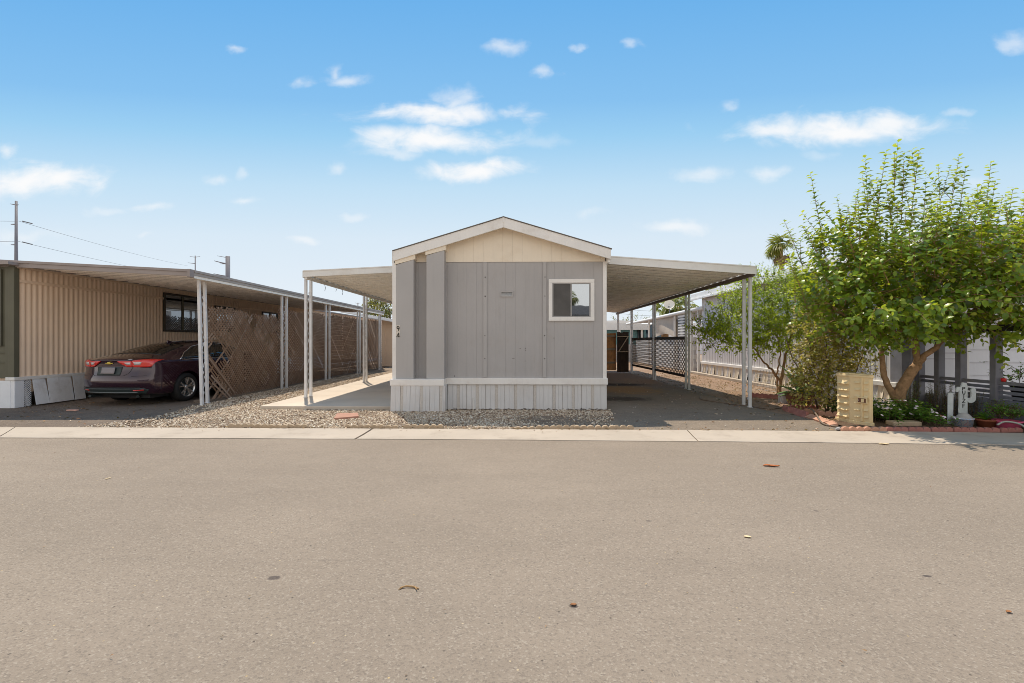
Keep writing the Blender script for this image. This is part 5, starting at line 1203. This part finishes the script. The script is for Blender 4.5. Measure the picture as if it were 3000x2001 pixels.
# ------------------------------------------------------------------ agave in a brown pot
ag = thing('potted_agave', 'spiky green agave in a wide brown plastic pot', 'potted plant', (6.05,10.0,0), 'potted plants by the porch')
m = MB(); m.lathe([(0,0),(.19,0),(.25,.16),(.27,.27),(.285,.27),(.285,.30),(.26,.30),(.24,.24),(0,.23)], (6.05,10.0,-.01), 28); m.build('pot', M['pot_brown'], ag, smooth=True)
m = MB(); rn = []
for (ax, el, L) in ((3.3,.35,.62),(2.9,.75,.5),(1.9,1.2,.62),(1.2,1.25,.75),(.4,.9,.55),(5.2,1.0,.45),(4.3,.8,.5),(2.3,1.35,.8),(.9,1.4,.85),(3.0,.2,.45),(6.0,.5,.4)):
    c0 = Vector((6.05,10.0,.24)); V = []; kx = 9
    for i in range(kx+1):
        s = i/kx; e2 = el-.35*s; p = c0+Vector((math.cos(ax)*math.cos(e2), math.sin(ax)*math.cos(e2), math.sin(e2)))*L*s; sd = Vector((-math.sin(ax), math.cos(ax), 0)); w = .05*(1-s**1.8)*(1+.6*math.sin(s*3)); up = Vector((-math.cos(ax)*math.sin(e2), -math.sin(ax)*math.sin(e2), math.cos(e2)))
        V += [p-sd*w+up*w*.5, p, p+sd*w+up*w*.5, p-up*w*.35]
    m.add(V, [(i*4+a, i*4+(a+1)%4, i*4+4+(a+1)%4, i*4+4+a) for i in range(kx) for a in range(4)])
m.build('leaves', M['leaf_agave'], ag, smooth=True)
# ------------------------------------------------------------------ flower bed
S = Shoots(); FP = []; 
for _ in range(620):
    x = random.uniform(5.95, 7.25); y = random.uniform(7.36, 9.0)
    if (6.1 < x < 6.65 and y < 7.85) or (x > 6.92 and y < 7.95) or (x < 6.15 and y > 7.5 and y < 8.3): continue
    hgt = random.uniform(.08,.30)*(.6+.4*sm(7.4,8.2,y)); a = Vector((x,y,.01))
    S.shoot(a, Vector((random.uniform(-.5,.5), random.uniform(-.6,.3), 1)), hgt+.08, .024, .070, .038, r0=.003, bendup=0, tip=.2, start=.15, tone=.02)
    if random.random() < .22 and x < 7.05: FP.append(a+Vector((random.uniform(-.1,.1), random.uniform(-.12,.02), hgt+.05)))
pv = thing('periwinkles', 'low green periwinkle bed with white and pink flowers inside the red edging', 'flower bed', (6.5,8.0,0)); pv['kind'] = 'stuff'
S.build('foliage', M['leaf_vinca'], pv, M['bark_grey'])
pp_, pd, pn = [], [], []
for p in FP:
    nrm = Vector((random.uniform(-.4,.4), random.uniform(-.9,-.1), .9)).normalized(); x = nrm.cross(Vector((1,.1,0))).normalized(); y = nrm.cross(x)
    for k in range(5): a = 2*math.pi*k/5; pp_.append(p[:]); pd.append((x*math.cos(a)+y*math.sin(a))[:]); pn.append(nrm[:])
leaves('flowers', pp_, pd, pn, .027, .026, M['petal'], pv, fold=.02, curl=.05)
def rosemary(name, x, y, h, n, label):
    t = thing(name, label, 'shrub', (x,y,0), 'rosemary bushes behind the periwinkles'); S = Shoots()
    for _ in range(int(n*1.6)): S.shoot((x+random.uniform(-.09,.09), y+random.uniform(-.09,.09), .0), (random.uniform(-.22,.22), random.uniform(-.2,.2), 1), h*random.uniform(.6,1.05), .014, .042, .013, r0=.006, tip=.3, jit=.12, spread=.9)
    S.build('foliage', M['leaf_rosemary'], t, M['bark_grey'], )
for i, (x, y, h, n, l) in enumerate(((7.35,8.7,.78,14,'tall upright rosemary bush just right of the citrus trunk'),(7.55,8.5,.66,16,'rosemary bush second from the citrus trunk, before the porch posts'),(7.72,8.35,.70,16,'rosemary bush with one tall sprig, third from the citrus trunk'),(7.9,8.15,.56,14,'low rosemary bush right behind the cactus sign'),(7.98,7.85,.46,10,'loose yellow green rosemary right of the cactus sign'))): rosemary('rosemary_bush', x, y, h, n, l)
# ------------------------------------------------------------------ cactus shaped sign in a bucket
cs = thing('cactus_sign', 'pale grey cactus shaped board with family name letters standing in a blue bucket', 'sign', (7.42,7.8,0))
def arc(cx, cz, r, a0, a1, n=8): return [(cx+r*math.cos(a0+(a1-a0)*i/n), cz+r*math.sin(a0+(a1-a0)*i/n)) for i in range(n+1)]
cy = 7.78; cx = 7.425
body_ = [(cx-.068,.03),(cx+.066,.03),(cx+.066,.40)] + arc(cx+.12,.46,.09,-1.9,-.35,6) + [(cx+.205,.50),(cx+.205,.585)] + arc(cx+.168,.585,.038,0,math.pi,8) + [(cx+.13,.50)] + arc(cx+.10,.475,.028,.2,-1.6,4) + [(cx+.066,.46),(cx+.066,.60),(cx+.075,.63)] + [(cx+.052,.70),(cx-.01,.715),(cx-.035,.65)] + arc(cx-.075,.60,.042,.9,math.pi,6) + [(cx-.117,.555),(cx-.09,.55)] + [(cx-.068,.585)]
m = MB(); m.prism(body_, lambda a,b,d: (a,d,b), cy-.011, cy+.011); bd = m.build('board', M['cactus_paint'], cs, bevel=.006)
m = MB(); arm = [(cx-.255,-.01),(cx-.17,-.01),(cx-.165,.50)] + arc(cx-.208,.50,.043,0,math.pi,8) + [(cx-.252,.36)]; m.prism(arm, lambda a,b,d: (a,d,b), cy-.011, cy+.011); m.build('arm', M['cactus_paint'], cs, bevel=.006)
def letter(seg, cz, s=.034):
    m = MB()
    for pts in seg:
        for (a,b),(c,d) in zip(pts, pts[1:]): m.bar((cx+.002+a*s, cy-.0135, cz+b*s), (cx+.002+c*s, cy-.0135, cz+d*s), .009, .004, up=(0,1,0))
    m.build('letter', M['digit'], bd)
letter([[(-.6,-.7),(-.6,.8),(.5,.8),(.5,.2),(-.6,.1)]], .605); letter([[(-.6,.9),(-.6,-.3),(-.2,-.9),(.3,-.9),(.6,-.3),(.6,.9)]], .545); letter([[(0,-.9),(0,.9)]], .475); letter([[(-.7,.9),(.7,.9),(-.7,-.9),(.7,-.9)]], .405); letter([[(.5,.9),(-.5,.9),(-.5,-.9)],[(-.5,.05),(.3,.05)]], .32)
bk = thing('bucket', 'blue and white patterned bucket holding the cactus sign', 'bucket', (7.33,7.72,0))
m = MB(); m.lathe([(0,0),(.115,0),(.135,.13),(.14,.13),(.14,.15),(.125,.15),(.12,.12),(0,.11)], (7.27,7.62,.0), 28); m.build('pail', M['tile_blue'], bk, smooth=True)
m = MB(); m.lathe([(.125,.125),(.10,.16),(.055,.215),(0,.225)], (7.30,7.63,.0), 20); m.build('filling', M['cinder'], bk, smooth=True)
# pots
tp = thing('potted_succulent', 'red terracotta pot of broad green leaves beside the pink tub', 'potted plant', (7.68,7.72,0), 'potted plants by the porch')
m = MB(); m.lathe([(0,0),(.10,0),(.125,.11),(.135,.11),(.135,.135),(.115,.135),(.11,.11),(0,.10)], (7.58,7.56,.0), 24); m.build('pot', M['pot_terra'], tp, smooth=True)
q = [(random.uniform(0,6.28), random.uniform(.3,1.2)) for _ in range(12)]
leaves('leaves', [(7.58,7.56,.12)]*12, [(math.cos(a)*math.cos(e), math.sin(a)*math.cos(e), math.sin(e)) for a, e in q], [(0,0,1)]*12, .17, .055, M['leaf_vinca'], tp, fold=.3, curl=.25)
pk = thing('potted_flowers', 'bright pink plastic tub of leafy green plants by the stucco porch base', 'potted plant', (7.86,7.58,0), 'potted plants by the porch')
m = MB(); m.lathe([(0,0),(.14,0),(.165,.105),(.18,.11),(.18,.125),(.155,.125),(.15,.10),(0,.095)], (7.80,7.44,.012), 28); m.build('tub', M['pot_pink'], pk, smooth=True)
S = Shoots()
for _ in range(110): 
    p, q = ell((7.80,7.46,.24),(.18,.15,.09)); S.shoot(p, Vector((q.x,q.y-.1,.6))+rv()*.4, random.uniform(.08,.2), .022, .058, .036, bendup=.2)
S.build('foliage', M['leaf_vinca'], pk, M['bark_grey'])
# hoses
def hose(pts, r, mat, label, n=40):
    P_ = [Vector(p) for p in pts]; out = []
    for i in range(len(P_)-1):
        p0, p1, p2, p3 = P_[max(0,i-1)], P_[i], P_[i+1], P_[min(len(P_)-1,i+2)]
        for k in range(10):
            t = k/10; out.append(.5*((2*p1)+(p2-p0)*t+(2*p0-5*p1+4*p2-p3)*t*t+(3*p1-p0-3*p2+p3)*t**3))
    out.append(P_[-1]); m = MB(); m.tube(out, r, 8); tag(m.build('garden_hose', mat, smooth=True), label, 'hose', 'garden hoses')
hose([(4.55,11.6,.01),(4.35,11.0,.012),(4.6,10.4,.012),(4.95,9.86,.012),(5.12,9.52,.012),(5.4,9.62,.012),(5.66,9.86,.014),(5.86,10.05,.02)], .012, M['hose_brown'], 'thin brown hose looping round the foot of the white awning post')
hose([(5.62,9.0,.10),(5.44,8.6,.13),(5.24,8.15,.10),(5.12,7.85,.03),(5.10,7.62,.012),(5.35,7.42,.012),(5.8,7.40,.012)], .014, M['hose_brown'], 'dusty hose draped over the tilted orange edging by the utility box')
hose([(7.45,7.25,.10),(7.62,7.3,.14),(7.75,7.22,.12),(7.72,7.08,.06),(7.62,6.95,.022),(7.7,6.75,.018),(8.1,6.55,.012)], .014, M['hose'], 'pale grey green hose running over the red edging onto the kerb')
#==PART5==
# ------------------------------------------------------------------ things behind, seen past the right awning
# awning and screened porch at the back of the pale home
ba = thing('awning', 'white awning with rounded gutter and screened porch behind the pale home', 'carport', (HX, 20, 0))
m = MB(); m.tube([(HX-.05, 19.4, 2.80), (HX-.05, 33, 2.66)], .075, 10); m.tube([(HX-.05, 19.35, 2.80), (HX-.05, 19.4, 2.80)], .085, 10); m.build('gutter', M['roof_white'], ba, smooth=True)
m = MB(); m.prism([(HX-.05,2.84),(HX+5,3.05),(HX+5,3.11),(HX-.05,2.90)], lambda a,b,d: (a,d,b-.012*(d-19.5)), 19.6, 33); m.build('roof_panel', M['roof_white'], ba)
for y in (19.9, 20.7, 22.9, 27.5, 32.0):
    m = MB(); m.box((HX-.05, y-.05, -.005), (HX+.05, y+.05, 2.74-.01*(y-19.5))); m.build('post', M['white'], ba, bevel=.008)
bw = thing('block_wall', 'low white painted block wall under the back awning', 'wall', (HX, 21, 0))
m = MB()
for r in range(8):
    y = 20.8-(.2 if r % 2 else 0)
    while y < 31: m.box((HX+.10, max(20.75,y+.006), .006+r*.20), (HX+.26, min(31,y+.394), .196+r*.20)); y += .4
m.build('blocks', M['white'], bw); m = MB(); m.box((HX+.115, 20.76, 0), (HX+.245, 30.99, 1.59)); m.build('mortar', M['pale_wall'], bw)
sc_ = thing('shade_cloth', 'sagging beige shade cloth hung under the back awning', 'shade cloth', (HX, 24, 1.7))
m = MB(); m.grid(lambda u, v: (HX+.02+.05*math.sin(u*7+v*3), 23.2+3.6*u, 2.62-(.98-.25*math.sin(u*3.1)*v*v+.16*u)*v+.03*math.sin(u*9)*v), 18, 10); m.build('cloth', M['cloth'], sc_, smooth=True)
pb = thing('perforated_panel', 'white perforated panel with rows of dark slots under the back awning', 'panel', (HX, 21.6, 1.7))
m = MB(); m.box((HX+.0, 20.95, 1.62), (HX+.02, 22.5, 2.66)); m.build('board', M['white'], pb)
m = MB()
for r in range(7):
    for q in range(9): m.box((HX-.004, 21.05+q*.16, 1.70+r*.135), (HX-.001, 21.15+q*.16, 1.76+r*.135))
m.build('slot_pattern', M['inside'], pb)
ds = thing('satellite_dish', 'tilted pale satellite dish above the back awning gutter', 'satellite dish', (8.0, 24.5, 2.85))
m = MB(); m.lathe([(0,.0),(.09,.008),(.18,.03),(.27,.07),(.275,.073)], (0,0,0), 28); o = m.build('reflector', pbr('pale_dish', (.75,.68,.58), .5, .06), ds, smooth=True); o.matrix_parent_inverse = Matrix.Identity(4); o.rotation_euler = (math.radians(62), math.radians(-32), 0); o.location = (-.05, 0, .50)
sd_ = o.modifiers.new('thickness','SOLIDIFY'); sd_.thickness = .012
m = MB(); m.tube([(0,.08,0),(0,.10,.5)], .03, 8); m.tube([(-.05,.1,.45),(-.15,-.25,.38)], .012, 6); m.box((-.19,-.29,.35),(-.12,-.24,.41)); o = m.build('mast', M['wire'], ds); o.matrix_parent_inverse = Matrix.Identity(4)
# teal home at the back with white roofs
th = thing('mobile_home', 'teal green home with white flat roof far behind the wooden gate', 'mobile home', (6.5, 36, 0))
def PT(px, py, Y): p = P(px, py, Y); return p
m = MB(); x0 = PT(1700,1000,36).x; x1 = PT(1893,1000,36).x; m.box((x0, 36, 0), (x1, 44, 2.38)); m.build('wall', M['teal'], th)
m = MB(); m.box((x0, 35.4, 2.30), (x1+.05, 35.6, 2.62)); m.prism([(x0,2.62),(x1+.05,2.62),(x1+.05,2.75),(x0,2.95)], lambda a,b,d: (a,d,b), 35.4, 44); m.build('roof', M['roof_white'], th)
m = MB(); a = PT(1868,1000,35.9).x; m.box((a, 35.85, 1.1), (a+.45, 35.98, 2.3)); m.build('window', M['glass'], th)
for px in (1878, 1813): m = MB(); a = PT(px,1000,35.5).x; m.box((a, 35.45, 0), (a+.12, 35.57, 2.3)); m.build('porch_post', M['white'], th)
t2 = thing('shed', 'slate blue gabled shed beside the teal home', 'shed', (10.5, 37, 0))
x0 = PT(1893,1000,37).x; x1 = PT(1908,1000,37).x; x2 = PT(1917,1000,37).x
m = MB(); m.prism([(x0,0),(x0+1.25,0),(x0+1.25,2.55),(x0+.62,2.92),(x0,2.6)], lambda a,b,d: (a,d,b), 36.2, 40); m.build('wall', M['darkblue'], t2)
m = MB(); m.prism([(x0-.12,2.58),(x0+.62,2.97),(x0+1.37,2.53),(x0+1.37,2.62),(x0+.62,3.06),(x0-.12,2.67)], lambda a,b,d: (a,d,b), 36.0, 40.1); m.build('roof', M['roof_white'], t2)
m = MB(); m.box((x0+1.27, 36.15, 0), (x0+1.37, 36.3, 2.5)); m.build('corner_trim', M['white'], t2)
t3 = thing('mobile_home', 'pale long home with white roof beyond the teal home', 'mobile home', (2, 52, 0))
m = MB(); m.box((-2, 52, 0), (24, 58, 3.1)); m.build('wall', M['white_wall'], t3)
m = MB(); m.prism([(-2.3,3.1),(24.3,3.1),(24.3,3.3),(11,3.8),(-2.3,3.3)], lambda a,b,d: (a,d,b), 51.6, 58.4); m.box((-2.3,51.57,3.0),(24.3,51.6,3.3)); m.build('roof', M['roof_white'], t3)
fw_ = thing('board_fence', 'grey brown board fence across the back of the lots', 'fence', (3, 30, 0))
m = MB(); x = -4.0
while x < 8.0: m.box((x+.004, 31.0, .02), (x+.146, 31.03, 1.2+random.uniform(-.02,.02))); x += .15
m.build('boards', M['cinder'], fw_)
m = MB()
for z in (.3, 1.0): m.box((-4, 31.031, z), (8.0, 31.07, z+.09))
m.build('rail', M['wood_pale'], fw_)
# wire mesh panel leaning on the dirt
wp = thing('wire_panel', 'rusty welded wire mesh panel leaning near the small tree', 'mesh panel', (7.1, 13, 0))
m = MB(); A0 = P(2208,1144,13.6); A0.z = 0; A1 = P(2280,1147,12.7); A1.z = .0; up = Vector((.20,.15,.56))
for i in range(9): p = A0.lerp(A1, i/8); m.tube([p, p+up], .005, 4)
for j in range(6): m.tube([A0+up*j/5, A1+up*j/5], .005, 4)
m.build('mesh', M['galv'], wp)
# palms
def fan_palm(px, pyc, Y, R, label, trunk_r, zb=0, dead=True, nf=34, lean=0):
    c = P(px, pyc, Y); t = thing('palm_tree', label, 'palm tree', (c.x+lean, Y, zb)); m = MB()
    m.tube([(c.x+lean, Y, zb), (c.x+lean*.4, Y, zb+(c.z-zb)*.6), (c.x, Y, c.z-.1)], [trunk_r*1.3, trunk_r, trunk_r*.85], 10); m.build('trunk', M['bark'], t, smooth=True)
    for nm, mt, n, e0, e1 in (('crown', M['leaf_palm'], nf, -.45, 1.4), ('dead_skirt', M['palm_dead'], nf//3 if dead else 0, -1.3, -.7)):
        if not n: continue
        p_, d_, n_ = [], [], []
        for _ in range(n):
            az_ = random.uniform(0,6.28); el = math.asin(random.uniform(math.sin(max(-1.45,e0)), math.sin(min(1.45,e1)))); d = Vector((math.cos(az_)*math.cos(el), math.sin(az_)*math.cos(el), math.sin(el)))
            st = c + d*R*random.uniform(.22,.5) - Vector((0,0,.10*R*(1-d.z))); side = d.cross(Vector((0,0,1))).normalized(); upv = side.cross(d)
            for k in range(11):
                a = (k/10-.5)*2.6; q = d*math.cos(a)+side*math.sin(a); q = (q-Vector((0,0,.25+.35*random.random()))).normalized(); p_.append(st[:]); d_.append(q[:]); n_.append(upv[:])
        leaves(nm, p_, d_, n_, R*.55*RNG.uniform(.7,1.15,len(p_)), R*.06, mt, t, fold=.1, curl=.45)
fan_palm(2287, 722, 46, 1.85, 'tall fan palm standing alone above the pale home roof', .22, lean=.4)
fan_palm(1990, 895, 30, 1.5, 'bushy low palm behind the satellite dish', .25)
fan_palm(1948, 905, 33, 1.2, 'dry grey palm left of the satellite dish', .25, nf=14)
fan_palm(2110, 850, 30, 1.5, 'palm crown showing just over the pale home roof by the awning corner', .25)
fan_palm(2165, 838, 32, 1.2, 'smaller palm crown over the pale home roof, right of its neighbour', .2)
# trees far behind
def far_tree(px, py, Y, r, label, mat, n=160, L=.28, name='tree', nsh=1):
    c = P(px, py, Y); t = thing(name, label, 'tree', (c.x, Y, 0)); m = MB(); limb(m, [(c.x,Y,0),(c.x+.1,Y,c.z*.6),(c.x,Y,c.z)], .16, .06, 7); m.build('trunk', M['bark_grey'], t)
    S = Shoots()
    for _ in range(n):
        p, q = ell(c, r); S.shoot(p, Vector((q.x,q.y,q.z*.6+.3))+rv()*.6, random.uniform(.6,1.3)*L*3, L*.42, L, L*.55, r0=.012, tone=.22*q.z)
    S.build('crown', mat, t, M['bark_grey'])
far_tree(1140, 905, 40, (2.0,1.6,1.35), 'dense dark green tree behind the tan shed', M['leaf_dark'], 330, .26)
far_tree(1098, 905, 44, (.8,.9,1.3), 'yellow green tree left of the dense tree behind the shed', M['leaf_dry'], 150, .24)
far_tree(1845, 948, 62, (3.0,1.5,.8), 'sparse grey green tree top above the far white roof', M['leaf_dark'], 60, .3)
far_tree(2700, 700, 60, (4,2,2), 'broad green tree far behind the citrus tree', M['leaf_dark'], 120, .4) if False else None
# ------------------------------------------------------------------ litter and small things on the ground
def GP(px, py, z=0):
    d = ray(px, py); k = (z-CAMH)/d[2]; return Vector((d[0]*k, d[1]*k, z))
pav = MB(); q = [GP(640+a/3.3586, 1180+b/3.3586, .045) for a, b in ((1135,150),(1380,130),(1375,97),(1165,103))]
pav.add(q+[Vector((p.x,p.y,0)) for p in q], [(0,1,2,3),(0,4,5,1),(1,5,6,2),(2,6,7,3),(3,7,4,0)]); tag(pav.build('paver', pbr('reddish_paver', (.42,.225,.16), .85, .1, 6), bevel=.006), 'flat reddish paver lying in the gravel before the patio slab', 'paver')
def leaf_thing(px, py, L, W, ang, mat, label, name='dry_leaf', curl=.5, cat='leaf'):
    p = GP(px, py, .0); m = MB()
    def f(u, v): 
        w = W*math.sin(math.pi*min(1,max(.0,u*.94+.03)))**.7*(v-.5); z = .009*curl*max(0, math.sin(u*7.0))*L/.17+abs(v-.5)*.03*curl*W/.04; return (p.x+math.cos(ang)*(u-.5)*L-math.sin(ang)*w, p.y+math.sin(ang)*(u-.5)*L+math.cos(ang)*w, p.z+z)
    m.grid(f, 10, 4); o = m.build(name, mat, smooth=True); s_ = o.modifiers.new('thickness','SOLIDIFY'); s_.thickness = .003; tag(o, label, cat, 'leaves and litter on the road')
orange = pbr('orange_brown_leaf', (.46,.14,.04), .7, .3, 30)
leaf_thing(2260, 1366, .17, .05, -.12, orange, 'long curled orange brown leaf lying alone on the road at right', curl=.6)
leaf_thing(2190, 1573, .05, .028, -.2, M['chip'], 'small pale wood chip on the asphalt right of centre', 'wood_chip', .3, 'wood chip')
leaf_thing(1680, 1772, .035, .02, .1, M['leaf_litter'], 'small dark brown leaf on the asphalt just right of centre', curl=.4)
leaf_thing(2590, 1302, .13, .05, -.1, M['chip'], 'pale dry leaf at the kerb edge before the flower bed', curl=.6)
leaf_thing(2955, 1793, .03, .02, .2, M['leaf_litter'], 'tiny dry leaf near the right edge of the road', curl=.5)
leaf_thing(317, 1402, .05, .02, 1.2, M['chip'], 'tiny pale chip on the road at far left', 'wood_chip', .4, 'wood chip')
m = MB(); a = GP(1172,1722,.001); b = GP(1228,1722,.001); m.tube([a, a.lerp(b,.3)+Vector((0,.012,.004)), a.lerp(b,.7)+Vector((0,.008,.002)), b+Vector((0,-.008,0))], [.004,.0045,.005,.003], 6); m.tube([a.lerp(b,.8), a.lerp(b,.85)+Vector((.01,-.03,.006))], .003, 5); m.tube([a.lerp(b,.1), a+Vector((-.004,-.016,.0))], .003, 5)
tag(m.build('twig', pbr('tan_twig', (.36,.22,.10), .8, .3, 30)), 'crooked brown twig lying on the asphalt near the front', 'twig')
# ragged dry leaves, bits and dust gathered along edges
def litter(name, label, poly, bb, n, L, mat, z=.006):
    p = scatter(n, bb, poly); k = len(p); an = RNG.uniform(0,6.28,k); pos = np.stack([p[:,0],p[:,1],np.full(k,z)+RNG.uniform(0,.012,k)],1)
    o = leaves(name, pos, np.stack([np.cos(an),np.sin(an),RNG.uniform(-.1,.4,k)],1), np.stack([RNG.normal(0,.4,k),RNG.normal(0,.4,k),np.ones(k)],1), L*RNG.uniform(.5,1.4,k), L*.45*RNG.uniform(.5,1.3,k), mat, None, fold=.3, curl=.4)
    tag(o, label, 'leaf litter', kind='stuff')
M['litter'] = leafmat('mixed_leaf_litter', [(0,(.10,.05,.025)),(.5,(.30,.15,.07)),(1,(.52,.38,.22))], .1)
litter('leaf_litter', 'dry brown leaves scattered over the dirt beside the right driveway', [(4.6,9.4),(5.4,9.2),(7.6,10.5),(7.6,20),(4.9,20)], (4.6,7.7,9,20), 1500, .07, M['litter'])
litter('leaf_litter', 'dry leaves and bits gathered along the kerb edge', [(-6.6,7.20),(6,7.12),(6,7.26),(-6.6,7.32)], (-6.7,6.1,7.1,7.4), 420, .05, M['litter'], .016)
litter('leaf_litter', 'brown leaves strewn over the driveway and gravel before the home', [(1.4,7.3),(5,7.3),(4.9,20),(1.9,20),(1.8,9.3),(-2,9.3),(-2,8.8)], (-2,5,7.3,20), 260, .06, M['litter'])
litter('leaf_litter', 'brown leaves lying in the shade of the parked car driveway', [(-11,7.4),(-6.6,7.4),(-7,10),(-10.5,10.5)], (-11,-6.5,7.3,10.5), 160, .06, M['litter'], .0)
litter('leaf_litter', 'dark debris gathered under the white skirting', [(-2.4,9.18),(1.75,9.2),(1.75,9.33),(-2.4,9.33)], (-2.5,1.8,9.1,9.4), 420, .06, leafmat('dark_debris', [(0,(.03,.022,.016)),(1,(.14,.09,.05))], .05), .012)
litter('leaf_litter', 'broken bits lying on the soil between the shrubs', [(5.35,8.0),(6.4,8.3),(6.6,9.4),(5.4,9.4)], (5.3,6.7,8,9.4), 300, .06, M['litter'], .02)
m = MB(); 
for (x,y,a) in ((-7.0,8.2,.3),): m.box((-9.15,9.0,.0),(-8.95,9.06,.025))
tag(m.build('trash_scrap', pbr('pale_red_scrap', (.62,.36,.28), .7, .2, 8)), 'pale reddish scrap lying on the shaded driveway before the car', 'scrap')
# ------------------------------------------------------------------ across the street (seen only as reflections in the glass)
op = thing('mobile_home', 'cream mobile home across the street, mirrored in the window glass', 'mobile home', (2, -10, 0))
m = MB(); m.box((-9, -15.5, 0), (9.5, -10.6, 2.9)); m.build('wall', M['pale_wall'], op)
m = MB(); m.prism([(-10.9,2.95),(-9.9,2.9),(-9.9,3.05),(-13,3.9),(-16.1,3.05),(-16.1,2.9)], lambda a,b,d: (d,a,b), -9.6, 10.1); m.build('roof', pbr('dark_shingle_roof', (.07,.065,.065), .85, .2, 6), op)
m = MB(); m.box((-4,-10.59,1.2),(-2,-10.55,2.3)); m.box((3.5,-10.59,1.2),(5.5,-10.55,2.3)); m.build('window', M['inside'], op)
fan_palm(1500, 1000, 9, 1, 'x', .1) if False else None
def palm_at(x, y, z, R, label):
    global P
    keep = P; P = lambda a, b, Y: Vector((x, y, z)); fan_palm(0, 0, y, R, label, .22, dead=True); P = keep
palm_at(4.2, -20.0, 5.1, 1.0, 'fan palm across the street, mirrored in the window glass')

litter('road_bits', 'tiny pale leaf bits and grit strewn thinly over the asphalt', [(-5,1.6),(5,1.6),(7,6.4),(-8,6.4)], (-8,7,1.6,6.4), 260, .014, M['litter'], .0)
